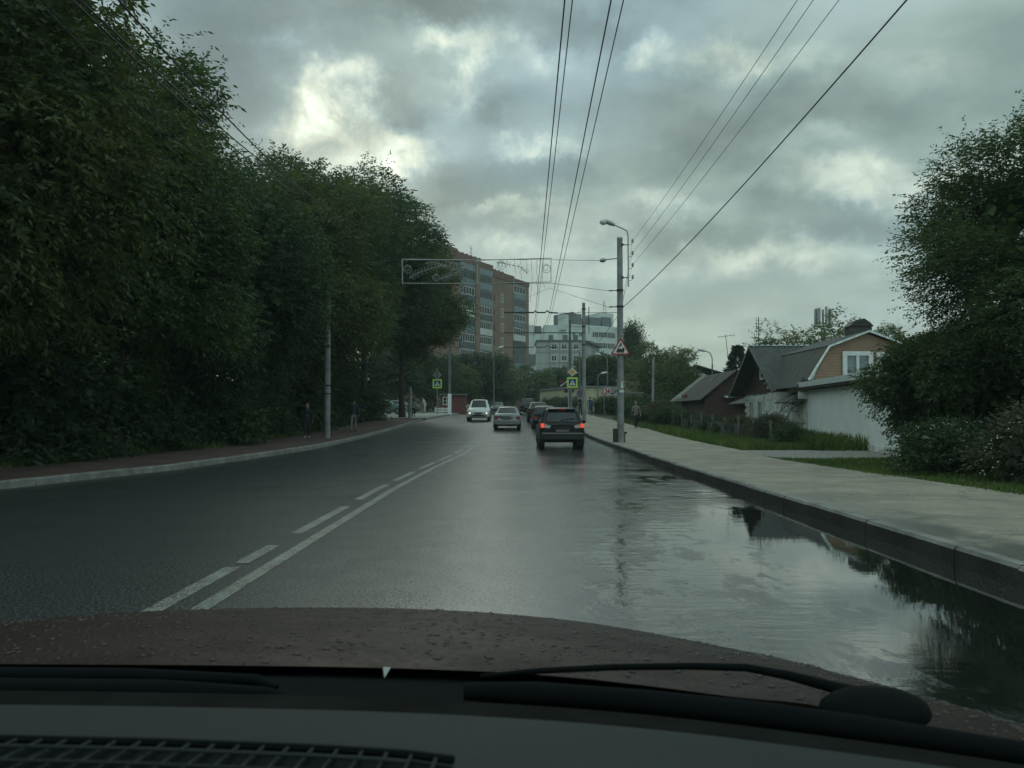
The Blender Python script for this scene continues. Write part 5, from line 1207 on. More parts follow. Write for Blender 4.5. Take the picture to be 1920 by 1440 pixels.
# ------------------------------------------------------------------ cars
def car_paint(name, c, metal=.3, rough=.3, coat=.5, spec=.5):
    return mat(name, c, rough, metal, var=.12, vscale=2.5, coat=coat, spec=spec)
def build_car(name, loc, rz, label, paint, L, Wd, Ht, st, glass_st, wheel_r=.33, wheel_s=(.17, .80), lights='suv', lit=False, head_lit=False, rails=False, top='same', side_st=None, plate=True, group=None, chrome=False, third=False, spare=False):
    """st: stations along the length, rear first: (s, half width, z bottom, z shoulder, half top width, z top)"""
    t = thing(name, loc, label, 'car', group, rz)
    def sec(a):
        s_, w_, zb, zs, wt, zt = a
        return [(0, zb), (.82*w_, zb), (.97*w_, zb+.10), (w_, (zb+zs)*.5+.02), (.965*w_, zs), (wt+.035, zt-(zt-zs)*.12), (wt*.86, zt), (0, zt+.018)]
    secs = [sec(a) for a in st]; ys = [a[0]-L/2 for a in st]
    mb = MB(); n = 14; vs = []
    for s_, y in zip(secs, ys):
        ring = [(p[0], y, p[1]) for p in s_]+[(-p[0], y, p[1]) for p in s_[6:0:-1]]
        vs += ring
    fs = [(i*n+j, i*n+(j+1) % n, (i+1)*n+(j+1) % n, (i+1)*n+j) for i in range(len(st)-1) for j in range(n)]
    fs += [tuple(range(n-1, -1, -1)), tuple((len(st)-1)*n+j for j in range(n))]
    mb.add(vs, fs); body = mb.build('body', paint, t, 38)
    def pt(u, v, sd=1):
        i = min(int(u), len(st)-2); f = u-i; j = min(int(v), 6); g = v-j
        def q(k): a, b = secs[k][j], secs[k][j+1]; return Vector((sd*(a[0]+(b[0]-a[0])*g), ys[k], a[1]+(b[1]-a[1])*g))
        return q(i).lerp(q(i+1), f)
    def panel(nm, quad, m, off=.008, parent=t, th=.006):
        q = [Vector(p) for p in quad]; nr = (q[1]-q[0]).cross(q[2]-q[0]).normalized(); c = sum(q, Vector())/len(q)
        if nr.dot(c-Vector((0, 0, Ht*.45))) < 0: nr = -nr
        k = len(q); a = [p+nr*off for p in q]; b = [p-nr*.04 for p in q]
        mb = MB(); mb.add(a+b, [tuple(range(k)), tuple(range(2*k-1, k-1, -1))]+[(i, (i+1) % k, (i+1) % k+k, i+k) for i in range(k)]); return mb.build(nm, m, parent)
    (r0, r1), (f0, f1) = glass_st   # station index intervals of rear and front glass
    def cross_glass(nm, u0, u1, v=6.0):
        a, b = pt(u0, v), pt(u1, v); a2, b2 = pt(u0, v, -1), pt(u1, v, -1)
        k = .97; c, d_ = pt(u0, 7), pt(u1, 7); q = [Vector((a.x*k, a.y, a.z)), c, Vector((a2.x*k, a2.y, a2.z)), Vector((b.x*k, b.y, b.z)), d_, Vector((b2.x*k, b2.y, b2.z))]
        nr = (q[1]-q[0]).cross(q[3]-q[0]).normalized(); nr = nr if nr.z > 0 else -nr
        A_ = [p+nr*.012 for p in q]; B_ = [p-nr*.03 for p in q]; mb = MB()
        mb.add(A_+B_, [(0, 1, 4, 3), (1, 2, 5, 4), (6, 9, 10, 7), (7, 10, 11, 8), (0, 3, 9, 6), (2, 8, 11, 5), (0, 6, 7, 1), (1, 7, 8, 2), (3, 4, 10, 9), (4, 5, 11, 10)])
        return mb.build(nm, M['glass'], t)
    rg = cross_glass('rear_window', r0, r1); cross_glass('windscreen', f0, f1)
    for sd in (1, -1):
        for (u0, u1) in side_st:
            panel('side_window', [pt(u0, 4.12, sd), pt(u1, 4.12, sd), pt(u1-.02, 4.9, sd), pt(u0+.02, 4.9, sd)], M['glass'], .006)
    # wheels
    for wy in wheel_s:
        for sd in (1, -1):
            y = -L/2+L*wy; mb = MB(); x1 = sd*(Wd/2-.005); x0 = sd*(Wd/2-.225)
            mb.tube([(x0, y, wheel_r), (x0+sd*.03, y, wheel_r), (x1-sd*.03, y, wheel_r), (x1, y, wheel_r)], [wheel_r*.93, wheel_r, wheel_r, wheel_r*.93], 20)
            wv = mb.build('wheel', M['tyre'], t, 40); mb = MB(); mb.cyl((x1, y, wheel_r), (x1+sd*.012, y, wheel_r), wheel_r*.62, 16)
            for k in range(5): a_ = k*1.2566; mb.cyl((x1+sd*.016, y, wheel_r), (x1+sd*.016, y+math.cos(a_)*wheel_r*.58, wheel_r+math.sin(a_)*wheel_r*.58), .025, 4)
            mb.build('rim', M['rim'], wv, 40)
            mb = MB(); ar = [(y+math.cos(a_)*wheel_r*1.13, wheel_r+math.sin(a_)*wheel_r*1.13) for a_ in np.linspace(-.3, math.pi+.3, 14)]
            mb.prism(ar, 0, sd*(Wd/2-.235), sd*(Wd/2+.004)); mb.build('wheel_arch', M['black_plastic'], t)
    # underside, axle
    mb = MB(); zb = st[2][2]; mb.bb(-Wd*.33, Wd*.33, -L*.43, L*.43, zb-.06, zb+.05); mb.cyl((-Wd/2+.2, -L/2+L*wheel_s[0], wheel_r), (Wd/2-.2, -L/2+L*wheel_s[0], wheel_r), .05, 6)
    mb.cyl((Wd*.22, -L/2+.02, zb-.02), (Wd*.22, -L/2+.6, zb-.02), .035, 8); mb.build('underbody', M['black_plastic'], t)
    for sd in (1, -1): # mirrors
        y = ys[0]+st[-1][0]*(.64); p_ = pt(f0-.5, 4.2, sd); mb = MB(); mb.ell((sd*(Wd/2+.08), p_.y-.1, st[3][3]+.06), (.12, .07, .085), 0, 8, 5); mb.build('mirror', paint if lights != 'lada' else M['black_plastic'], t, 60)
    if rails:
        for sd in (1, -1):
            a, b = pt(r1+.15, 6, sd), pt(f0-.15, 6, sd); mb = MB(); o_ = Vector((0, 0, .05)); mb.tube([a, a+o_+Vector((0, .12, 0)), b+o_-Vector((0, .12, 0)), b], .018, 5); mb.build('roof_rail', M['dark_steel'], t)
    yr = -L/2; yf = L/2; hw = Wd/2
    zb = st[0][2]; zs = st[1][3]
    # rear bumper and lamps
    mb = MB(); bt = zb+.30; prof = [(yr-.05, zb+.04), (yr-.055, bt-.04), (yr-.02, bt), (yr+.2, bt), (yr+.2, zb)]
    mb.prism(prof, 0, -hw*.93, hw*.93)
    bp_ = mb.build('rear_bumper', M['black_plastic'] if lights == 'lada' or lights == 'suv' else paint, t, 30)
    if lights == 'suv':
        mb = MB(); mb.bb(-hw*.86, hw*.86, yr-.064, yr-.052, bt-.055, bt-.03); mb.build('bumper_trim', M['rim'], bp_)
    glow = M['red_glow'] if lit else M['red_lens']
    for sd in (1, -1):
        if lights == 'suv':
            zz_ = zs-.02; o = MB(); o.box((sd*hw*.865, yr+.01, zz_), (hw*.15, .16, .165), 0, 0, 0, sd*.18); ol = o.build('tail_light', glow, t)
            mb = MB(); mb.prism([(sd*hw*.77, zz_-.09), (sd*hw*.77, zz_+.06), (sd*hw*.50, zz_-.0), (sd*hw*.56, zz_-.10)], 1, yr-.035, yr+.06); mb.build('reversing_light', M['clear_lens'], t)
        elif lights == 'sedan':
            mb = MB(); zz_ = zs-.17; mb.box((sd*hw*.80, yr+.02, zz_), (hw*.26, .10, .20)); mb.build('tail_light', glow, t)
            mb = MB(); mb.box((sd*hw*.56, yr+.02, zz_-.05), (hw*.20, .08, .09)); mb.build('reversing_light', M['clear_lens'], t)
        elif lights == 'lada':
            mb = MB(); zz_ = zs-.20; mb.box((sd*hw*.78, yr-.012, zz_), (hw*.34, .05, .17)); mb.build('tail_light', glow, t)
        elif lights == 'tall':
            mb = MB(); mb.box((sd*hw*.90, yr+.06, zs+.14), (.10, .12, .62)); mb.build('tail_light', glow, t)
    mb = MB(); pz = (zs-.22) if lights in ('suv', 'tall') else zb+.42; mb.bb(-.26, .26, yr-.045, yr-.02, pz-.055, pz+.055); mb.build('number_plate', M['plate'], t)
    if lights in ('suv', 'tall'):
        mb = MB(); mb.bb(-.36, .36, yr-.035, yr+.02, pz+.10, pz+.135); mb.build('tailgate_trim', M['black_plastic'] if lights == 'suv' else M['rim'], t)
        a = pt(r0+.12*(r1-r0), 7); b = pt(r0+.30*(r1-r0), 6.2); mb = MB(); mb.tube([a+Vector((-.05, -.03, 0)), (b+Vector((-.0, -.05, 0)))], .013, 5); mb.build('rear_wiper', M['black_plastic'], t)
    if third:
        c = pt(r1, 7); mb = MB(); mb.box((0, c.y-.05, c.z+.0), (.30, .05, .05)); mb.build('third_brake_light', M['red_glow'], t)
    if top != 'same':
        pass
    # spoiler on the tail of hatchbacks
    if lights == 'suv':
        a = pt(r1, 6); c = pt(r1, 7); mb = MB(); mb.prism([(c.y-.14, c.z-.015), (c.y-.14, c.z+.02), (c.y+.14, c.z+.025), (c.y+.14, c.z-.05)], 0, -a.x*1.02, a.x*1.02); mb.build('spoiler', paint, t)
    # front: grille, headlamps, bumper
    z1 = st[-2][3]; zbf = st[-1][2]
    mb = MB(); mb.prism([(yf+.05, zbf+.03), (yf+.06, zbf+.26), (yf+.01, zbf+.30), (yf-.25, zbf+.30), (yf-.25, zbf)], 0, -hw*.92, hw*.92); fb = mb.build('front_bumper', paint, t, 30)
    mb = MB(); mb.bb(-hw*.5, hw*.5, yf+.062, yf+.07, zbf+.06, zbf+.20); mb.build('air_intake', M['black_plastic'], fb)
    mb = MB(); mb.bb(-hw*.42, hw*.42, yf-.02, yf+.03, z1-.26, z1-.10); gr = mb.build('grille', M['black_plastic'], t)
    for sd in (1, -1):
        mb = MB(); mb.box((sd*hw*.72, yf-.04, z1-.17), (hw*.38, .14, .17), 0, -sd*.28); hl = mb.build('headlight', M['clear_lens'], t)
        mb = MB(); mb.cyl((sd*hw*.70, yf+.03, z1-.17), (sd*hw*.70, yf+.05, z1-.17), .075, 10); mb.build('bulb', M['head_glow'] if head_lit else M['glass'], hl)
        mb = MB(); mb.bb(sd*hw*.62-.13, sd*hw*.62+.13, yf+.062, yf+.07, zbf+.07, zbf+.15); mb.build('fog_light', M['black_plastic'], fb)
    mb = MB(); mb.bb(-.26, .26, yf+.071, yf+.085, zbf+.20, zbf+.31); mb.build('number_plate', M['plate'], t)
    return t
SUV = lambda W, H: [(0, W*.46, .40, .94, W*.40, .98), (.06, W*.485, .36, .98, W*.41, 1.03), (.14, W*.492, .34, .99, W*.41, 1.07), (.62, W*.5, .28, 1.01, W*.34, H-.07), (1.5, W*.5, .27, 1.0, W*.335, H), (2.55, W*.5, .27, .98, W*.33, H-.05), (3.35, W*.5, .27, .96, W*.41, 1.07), (3.9, W*.5, .28, .92, W*.41, 1.00), (4.45, W*.48, .30, .82, W*.39, .88), (4.62, W*.44, .34, .66, W*.36, .72)]
def gp(x, d): return (x, d, gz(d))
def slope(d): return math.atan((gz(d+2)-gz(d-2))/4)
def settle(t, d, flip=False):
    t.rotation_mode = 'XYZ'; t.rotation_euler.x = (-1 if flip else 1)*slope(d)*(1)
P_ = {}
P_['black'] = car_paint('black_car_paint', (.006, .007, .008), 0, .32, .02, .22)
P_['silver'] = car_paint('silver_grey_car_paint', (.17, .185, .19), .6, .35)
P_['white'] = car_paint('white_car_paint', (.55, .57, .55), .0, .3)
P_['ink'] = car_paint('dark_blue_black_paint', (.008, .010, .013), 0, .32, .04, .3)
P_['grey'] = car_paint('dark_grey_green_paint', (.07, .08, .075), .4, .35)
P_['green'] = car_paint('pale_green_car_paint', (.14, .23, .20), .3, .3)
c = build_car('car', gp(1.98, 34.9), 0, 'black SUV directly ahead with its brake lights lit red', P_['black'], 4.62, 1.80, 1.66, SUV(1.80, 1.66), ((2.05, 2.98), (5.02, 5.98)), .36, (.19, .78), 'suv', True, side_st=((3.05, 3.95), (4.0, 4.95)), rails=True, third=True); settle(c, 35)
SED = [(0, .80, .36, .86, .70, .90), (.05, .825, .33, .93, .72, .99), (.40, .83, .30, .95, .70, 1.05), (1.02, .84, .26, .94, .57, 1.375), (1.9, .84, .25, .93, .57, 1.42), (2.5, .84, .25, .92, .56, 1.38), (3.25, .84, .25, .90, .68, .99), (3.9, .82, .27, .84, .68, .90), (4.2, .78, .32, .66, .62, .74), (4.25, .72, .36, .60, .60, .66)]
c = build_car('car', gp(-.30, 53.4), 0, 'silver grey saloon in the lane next to the centre line', P_['silver'], 4.30, 1.68, 1.42, SED, ((2.04, 2.96), (5.04, 5.96)), .29, (.19, .80), 'sedan', False, side_st=((3.05, 3.95), (4.0, 4.95))); settle(c, 53)
LAD = [(0, .77, .36, .90, .70, .95), (.04, .785, .34, .93, .71, .98), (.12, .79, .30, .94, .70, 1.0), (.42, .80, .28, .93, .60, 1.38), (2.0, .80, .27, .92, .60, 1.44), (2.45, .80, .27, .91, .59, 1.38), (2.95, .80, .28, .89, .69, .98), (3.9, .79, .29, .84, .69, .90), (4.05, .77, .32, .80, .68, .86), (4.1, .74, .36, .62, .66, .70)]
c = build_car('car', gp(2.12, 55), 0, 'dark boxy estate car half hidden behind the black SUV ahead', P_['ink'], 4.1, 1.62, 1.44, LAD, ((2.06, 2.96), (5.04, 5.96)), .29, (.20, .80), 'lada', False, side_st=((3.05, 3.5), (3.53, 4.0), (4.05, 4.95))); settle(c, 55)
c = build_car('car', gp(2.05, 66), 0, 'dark hatchback with a rounded roof in front of the boxy estate', P_['ink'], 4.25, 1.72, 1.50, [(a[0]*.93, a[1]*1.02, a[2], a[3], a[4]*1.02, a[5]*1.05) for a in SED], ((2.04, 2.96), (5.04, 5.96)), .31, (.19, .80), 'sedan', False, side_st=((3.05, 3.95), (4.0, 4.95))); settle(c, 66)
c = build_car('car', gp(1.72, 92), 0, 'dark large SUV with tall tail lights, farthest ahead in our lane', P_['ink'], 4.62, 1.80, 1.78, SUV(1.80, 1.78), ((2.05, 2.98), (5.02, 5.98)), .38, (.19, .78), 'tall', False, side_st=((3.05, 3.95), (4.0, 4.95)), rails=True); settle(c, 92)
c = build_car('car', gp(-2.62, 66.5), math.pi, 'white oncoming SUV with its headlamps lit, left of the centre line', P_['white'], 4.62, 1.81, 1.68, SUV(1.81, 1.68), ((2.05, 2.98), (5.02, 5.98)), .35, (.19, .78), 'suv', False, True, side_st=((3.05, 3.95), (4.0, 4.95)), rails=True); settle(c, 66, True)
c = build_car('car', gp(-1.95, 113), math.pi, 'grey oncoming car with lit headlamps behind the white SUV', P_['grey'], 4.30, 1.70, 1.5, [(a[0], a[1], a[2], a[3], a[4], a[5]*1.05) for a in SED], ((2.04, 2.96), (5.04, 5.96)), .31, (.19, .80), 'sedan', False, True, side_st=((3.05, 3.95), (4.0, 4.95))); settle(c, 113, True)
xg = (745-960)/F*83; zgc = gz(83)+.15
c = build_car('parked_car', (xg-1.1, 83, zgc), -math.pi/2, 'pale green hatchback parked side-on left of the short grey pole', P_['green'], 4.1, 1.66, 1.45, [(a[0]*.965, a[1]*.99, a[2], a[3], a[4], a[5]*1.02) for a in SED], ((2.04, 2.96), (5.04, 5.96)), .30, (.19, .80), 'sedan', False, side_st=((3.05, 3.95), (4.0, 4.95)))
c = build_car('parked_car', (xg-.3, 88, gz(88)+.15), -math.pi/2, 'grey car parked behind the pale green hatchback on the left', P_['grey'], 4.25, 1.68, 1.40, SED, ((2.04, 2.96), (5.04, 5.96)), .30, (.19, .80), 'sedan', False, side_st=((3.05, 3.95), (4.0, 4.95)))
t = thing('barrier', ((815-960)/F*93, 93, gz(93)+.15), 'low white slatted barrier standing in for a white car front at the foot of the blue crossing sign on the left', 'barrier')  # slatted stand-in for the low white front of a car
mb = MB(); [mb.bb(0, 1.7, 0, .04, z_, z_+.11) for z_ in (.12, .30, .48)]; mb.build('slats', M['white_paint'], t)
mb = MB(); [mb.bb(x_, x_+.08, .045, .12, -.05, .68) for x_ in (.05, .8, 1.57)]; mb.build('post', M['white_paint'], t)

# ------------------------------------------------------------------ people
def cm(n, c, r=.85): return mat(n, c, r, var=.25, vscale=7)
SKIN = mat('skin', (.36, .22, .16), .6, var=.1); HAIRD = cm('dark_hair', (.03, .022, .018)); HAIRL = cm('fair_hair', (.16, .12, .08))
def person(loc, rz, H, top, legs, shoes, label, hair=HAIRD, stride=.22, lean=0., arms='down', female=False, bag=None, long_top=.0, inner=None, heavy=1.0):
    t = thing('person', loc, label, 'person', None, rz); k = H/1.75
    V = []; E = []; Rr = []
    def v(p, r, par=None):
        V.append((p[0]*k, p[1]*k, p[2]*k)); Rr.append(r*k if not isinstance(r, tuple) else (r[0]*k, r[1]*k)); i = len(V)-1
        if par is not None: E.append((par, i))
        return i
    ly = lambda z: math.sin(lean)*(z-.95)  # forward lean of the upper body
    hv = heavy
    pel = v((0, 0, .93), (.155*hv, .115*hv))
    wa = v((0, ly(1.08), 1.08), (.138*hv, .10*hv), pel); ch = v((0, ly(1.28), 1.28), (.165*hv, .115*hv), wa); sh_ = v((0, ly(1.42), 1.42), (.12, .085), ch)
    nk = v((0, ly(1.5)+.01, 1.50), .052, sh_); hd0 = v((0, ly(1.57)+.02, 1.565), (.07, .082), nk); hd1 = v((0, ly(1.64)+.03, 1.645), (.078, .095), hd0); v((0, ly(1.7)+.02, 1.715), (.052, .065), hd1)
    for s_ in (1, -1):
        st_ = stride*s_; kb = max(0, -st_)
        hp = v((s_*.09, 0, .88), (.095*hv, .095*hv), pel); kn = v((s_*.10, st_*.55+.04, .49), .062*hv, hp); an = v((s_*.10, st_-.03, .10+kb*.22), .042, kn)
        v((s_*.11, st_+.03, .045+kb*.12), (.045, .035), an); v((s_*.12, st_+.15, .035+kb*.04), (.042, .028), len(V)-1)
        so_ = v((s_*.19, ly(1.41), 1.41), .062, sh_)
        if arms == 'front' or (arms == 'front_one' and s_ > 0):
            el = v((s_*.25, ly(1.2)-.01, 1.15), .046, so_); wr = v((s_*.10, ly(1.1)+.24, 1.14), .032, el); hn = v((s_*.05, ly(1.1)+.29, 1.15), (.036, .020), wr); fd = Vector((-s_*.5, .8, .1))
        elif arms == 'back':
            el = v((s_*.27, ly(1.2)-.08, 1.15), .046, so_); wr = v((s_*.09, ly(1.0)-.17, .98), .032, el); hn = v((s_*.04, ly(1.0)-.18, .95), (.036, .020), wr); fd = Vector((-s_*.5, -.1, -.8))
        else:
            el = v((s_*.26, ly(1.15)-st_*.15, 1.13), .046, so_); wr = v((s_*.27, ly(.9)-st_*.6+.05, .89), .032, el); hn = v((s_*.27, ly(.9)-st_*.65+.06, .82), (.020, .038), wr); fd = Vector((0, .25, -1))
        hp_ = Vector(V[hn])/k; fd.normalize(); lat = fd.cross(Vector((1, 0, 0)) if abs(fd.x) < .5 else Vector((0, 0, 1))).normalized()
        for q, ln in enumerate((.072, .082, .076, .06)):
            b = hp_+lat*((q-1.5)*.020)+fd*.025; a1 = v(b, .0095, hn); a2 = v(b+fd*ln*.5+Vector((-s_*.008, 0, 0)), .0088, a1); v(b+fd*ln*.9+Vector((-s_*.022, 0, 0)), .0078, a2)
        a1 = v(hp_-lat*.036+fd*.0, .011, hn); v(hp_-lat*.055+fd*.045, .009, a1)
    me = bpy.data.meshes.new('body'); me.from_pydata(V, E, [])
    o = bpy.data.objects.new('body', me); COL.objects.link(o)
    md = o.modifiers.new('skin', 'SKIN'); md.use_smooth_shade = True; md.branch_smoothing = .4
    sv = me.skin_vertices[0].data
    for i, r in enumerate(Rr): sv[i].radius = r if isinstance(r, tuple) else (r, r)
    sv[0].use_root = True
    ss_ = o.modifiers.new('s', 'SUBSURF'); ss_.levels = 1
    dg = bpy.context.evaluated_depsgraph_get(); m2 = bpy.data.meshes.new_from_object(o.evaluated_get(dg)); bpy.data.objects.remove(o)
    m2.materials.clear()
    for m_ in (SKIN, top, legs, shoes): m2.materials.append(m_)
    hem = (.90-long_top)*k
    for p in m2.polygons:
        c_ = p.center; z = c_.z/k; x = abs(c_.x)/k; p.use_smooth = True; i = 0
        if z > 1.50: i = 0
        elif z > .91-long_top:
            i = 1
        elif z > .10: i = 2
        else: i = 3
        # hands
        for s_ in (1, -1):
            pass
        p.material_index = i
    hands = [Vector((p_[0], p_[1], p_[2])) for p_, r in zip(V, Rr) if (not isinstance(r, tuple)) and r < .0125*k]
    for p in m2.polygons:
        c_ = p.center
        if any((c_-h_).length < .06*k for h_ in hands): p.material_index = 0
    b = link('body', m2, t)
    # hair, ears, nose, eyes, mouth as small children
    mb = MB(); hc = Vector((0, ly(1.64)+.015, 1.662))*k
    mb.ell((hc.x, hc.y-.02*k, hc.z+.02*k), (.088*k, .10*k, .098*k), 0, 12, 8)
    if female: mb.ell((hc.x, hc.y-.065*k, hc.z-.07*k), (.08*k, .05*k, .13*k), 0, 10, 6)
    mb.build('hair', hair, t, 80)
    mb = MB(); f_ = Vector((0, ly(1.62)+.118, 1.615))*k
    mb.ell((0, f_.y, f_.z), (.035*k, .022*k, .05*k), 0, 8, 6); mb.ell((0, f_.y+.02*k, f_.z-.0), (.011*k, .014*k, .02*k), 0, 6, 5)
    for s_ in (1, -1): mb.ell((s_*.082*k, hc.y, hc.z-.045*k), (.012*k, .02*k, .032*k), 0, 6, 5)
    mb.build('face', SKIN, t, 80)
    mb = MB()
    for s_ in (1, -1): mb.ell((s_*.03*k, f_.y+.005*k, f_.z+.025*k), (.012*k, .008*k, .008*k), 0, 6, 4)
    mb.ell((0, f_.y+.016*k, f_.z-.035*k), (.02*k, .006*k, .006*k), 0, 6, 4); mb.build('features', HAIRD, t)
    if bag:
        bm_, side = bag; mb = MB(); mb.box((side*.34*k, .06, .62*k), (.10, .26, .34)); mb.tube([(side*.34*k, -.04, .62*k+.17), (side*.30*k, .06, .62*k+.34), (side*.34*k, .16, .62*k+.17)], .012, 5)
        tg = thing('bag', loc, label='pale carrier bag held by the ' + ('person in blue by the far right pavement' ), cat='bag', rz=rz); mb.build('bag_body', bm_, tg)
    return t
def gpp(px, d, off): return ((px-960)/F*d, d, gz(d)+off)
BLK = cm('black_cloth', (.018, .02, .024)); NAVY = cm('navy_cloth', (.025, .032, .045)); GREYT = cm('grey_trousers', (.20, .21, .20)); WSH = cm('white_shoes', (.5, .5, .47)); DSH = cm('dark_shoes', (.03, .028, .026))
PATT = mat('mottled_blouse', (.20, .175, .15), .85, var=.6, vscale=22); GRNG = cm('grey_green_shirt', (.20, .22, .20)); LT = cm('light_shirt', (.36, .38, .36)); BLUE = cm('blue_cloth', (.03, .06, .16)); PALE = cm('pale_cloth', (.42, .42, .38))
x_ = gpp(576, 39.6, .16)
person(x_, math.pi+.25, 1.64, BLK, BLK, WSH, 'person in black with pale neckline and white shoes walking left of the pale concrete pole', HAIRL, .16, .05, 'front_one', True)
x_ = gpp(663, 46.2, .16)
person(x_, .15, 1.82, NAVY, GREYT, DSH, 'person in dark jacket and grey trousers walking away right of the pale concrete pole', HAIRD, .20, .03)
x_ = gpp(1192, 50.2, .175)
person(x_, math.pi+.1, 1.62, PATT, BLK, DSH, 'person in mottled blouse and black trousers walking behind the big lamp pole', HAIRL, .18, .0, 'front_one', True, long_top=.04, heavy=1.12)
x_ = gpp(775.5, 71, .16)
person(x_, .2, 1.55, GRNG, BLK, DSH, 'person in grey top standing right beside the short grey pole on the left', HAIRD, .08, .0, 'front', True)
x_ = gpp(797, 92, .16)
person(x_, 1.2, 1.80, LT, PALE, DSH, 'stooping person in light shirt and pale trousers between the short pole and the crossing sign', HAIRD, .15, .35, 'down')
x_ = gpp(1106.5, 76, .17)
person(x_, 0., 1.72, BLUE, BLUE, DSH, 'person in blue on the far right pavement carrying a pale bag', HAIRD, .12, .0, 'down', bag=(PALE, 1))
x_ = gpp(1113.0, 84, .17)
person(x_, 0., 1.64, PALE, GREYT, DSH, 'person in pale top walking just ahead of the one in blue', HAIRL, .12, .0, 'down', True)
x_ = gpp(1088, 74, .17)
person(x_, 2.8, 1.76, BLK, BLK, DSH, 'person in black standing between the two trolley-wire masts', HAIRD, .05, .0, 'front')

# ------------------------------------------------------------------ the car we sit in
def hood_mat():
    m = bpy.data.materials.new('brown_wet_bonnet'); m.use_nodes = True
    t = NT(m.node_tree); b = t.n['Principled BSDF']; p = t.node('ShaderNodeTexCoord').outputs['Object']
    n = t.ss(t.noise(p, 8, 6, .7), .3, .7); sp = t.ss(t.noise(p, 260, 2), .62, .72)
    c = t.mix(n, (.033, .019, .016), (.018, .011, .009)); c = t.mix(t.m('MULTIPLY', sp, .3), c, (.14, .10, .09))
    t.l.new(c, b.inputs['Base Color']); b.inputs['Metallic'].default_value = .0; b.inputs['Specular IOR Level'].default_value = .10
    t.l.new(t.m('ADD', t.m('MULTIPLY', n, .12), .42), b.inputs['Roughness']); b.inputs['Coat Weight'].default_value = .0; b.inputs['Coat Roughness'].default_value = .22
    v = t.node('ShaderNodeTexVoronoi'); t.l.new(p, v.inputs['Vector']); v.inputs['Scale'].default_value = 62
    bn = t.node('ShaderNodeBump'); bn.inputs['Strength'].default_value = .35; bn.inputs['Distance'].default_value = .004
    t.l.new(t.ss(v.outputs['Distance'], .42, .12), bn.inputs['Height']); t.l.new(bn.outputs[0], b.inputs['Normal'])
    return m
M['hood'] = hood_mat()
M['drop'] = mat('water_drop', (.030, .020, .018), .06, 0, var=0, spec=.42)
M['dash'] = mat('dashboard_vinyl', (.015, .020, .0205), .75, spec=.3, var=.25, vscale=2.2, bump=.15, bscale=240)  # vinyl colour darkened to stand in for the missing car roof's shade
M['cowl'] = mat('cowl_plastic', (.004, .006, .007), .9, spec=.05, var=.35, vscale=6)  # plastic likewise darkened in place of roof shade
M['wiper'] = mat('wiper_black', (.003, .0045, .005), .85, spec=.10, var=.2, vscale=10)
own = thing('own_car', (-.33, 1.2, 0), 'brown car we sit in: rain-spotted bonnet, wipers and dark dashboard along the bottom', 'car')
sil = [(-120, 1182, 1.80), (0, 1167, 1.90), (200, 1149, 2.02), (400, 1141, 2.12), (600, 1138, 2.16), (800, 1141, 2.15), (1000, 1154, 2.08), (1150, 1172, 2.0), (1300, 1202, 1.90), (1450, 1231, 1.80), (1600, 1270, 1.68), (1750, 1316, 1.52), (1850, 1350, 1.40), (1960, 1392, 1.27)]
rear = [(-300, 1243, 1.27), (0, 1245, 1.28), (400, 1247, 1.29), (700, 1251, 1.29), (1000, 1262, 1.28), (1200, 1283, 1.25), (1400, 1310, 1.20), (1600, 1342, 1.15), (1800, 1368, 1.10), (1960, 1400, 1.06), (2060, 1440, 1.0)]
def crv(tab, px):
    return P(px, lerp_table([(a, b) for a, b, c in tab], px), lerp_table([(a, c) for a, b, c in tab], px))
NC = 60; NR = 14; vs = []
def smoothrow(rows): # small moving average across columns
    out = []
    for i in range(len(rows)):
        k = [rows[min(max(i+j, 0), len(rows)-1)] for j in (-3, -2, -1, 0, 1, 2, 3)]; out.append(sum(k, Vector())/7)
    return out
fr_ = smoothrow([crv(sil, -120+2080*i/NC) for i in range(NC+1)]); re_ = smoothrow([crv(rear, -300+2360*i/NC) for i in range(NC+1)])
hood_pts = []
for j in range(NR+1):
    t_ = j/NR; row = []
    for i in range(NC+1):
        p = re_[i].lerp(fr_[i], t_); p.z += .020*math.sin(math.pi*t_)*(1-.35*t_)
        # raised ridges of the bonnet pressing
        p.z += .006*math.exp(-((i-46)/2.2)**2)*(1-t_*.6)
        row.append(p)
    hood_pts.append(row); vs += row
for (dy, dz) in ((.035, -.010), (.065, -.04), (.08, -.12), (.085, -.35)):  # rounded front edge
    vs += [p+Vector((0 if i < NC*.75 else (i-NC*.75)*.004, dy, dz)) for i, p in enumerate(fr_)]
n_ = NC+1
mb = MB(); mb.add(vs, [(j*n_+i, j*n_+i+1, (j+1)*n_+i+1, (j+1)*n_+i) for j in range(NR+4) for i in range(NC)])
hood = bw(mb, 'bonnet', M['hood'], own, 70)
rnd = random.Random(77); mb = MB()
for q in range(1500):
    i = rnd.uniform(1, NC-1.01); j = rnd.betavariate(1.3, 1.1)*(NR-.02)
    a = hood_pts[int(j)][int(i)].lerp(hood_pts[int(j)][int(i)+1], i % 1).lerp(hood_pts[int(j)+1][int(i)].lerp(hood_pts[int(j)+1][int(i)+1], i % 1), j % 1)
    s = rnd.choice((.0012, .0018, .0024, .003, .0042)); mb.ell((a.x, a.y, a.z+s*.15), (s*rnd.uniform(.9, 1.9), s*.95, s*.62), 0, 7, 5)
dr = bw(mb, 'water_drop', M['drop'], own, 80); dr['kind'] = 'stuff'
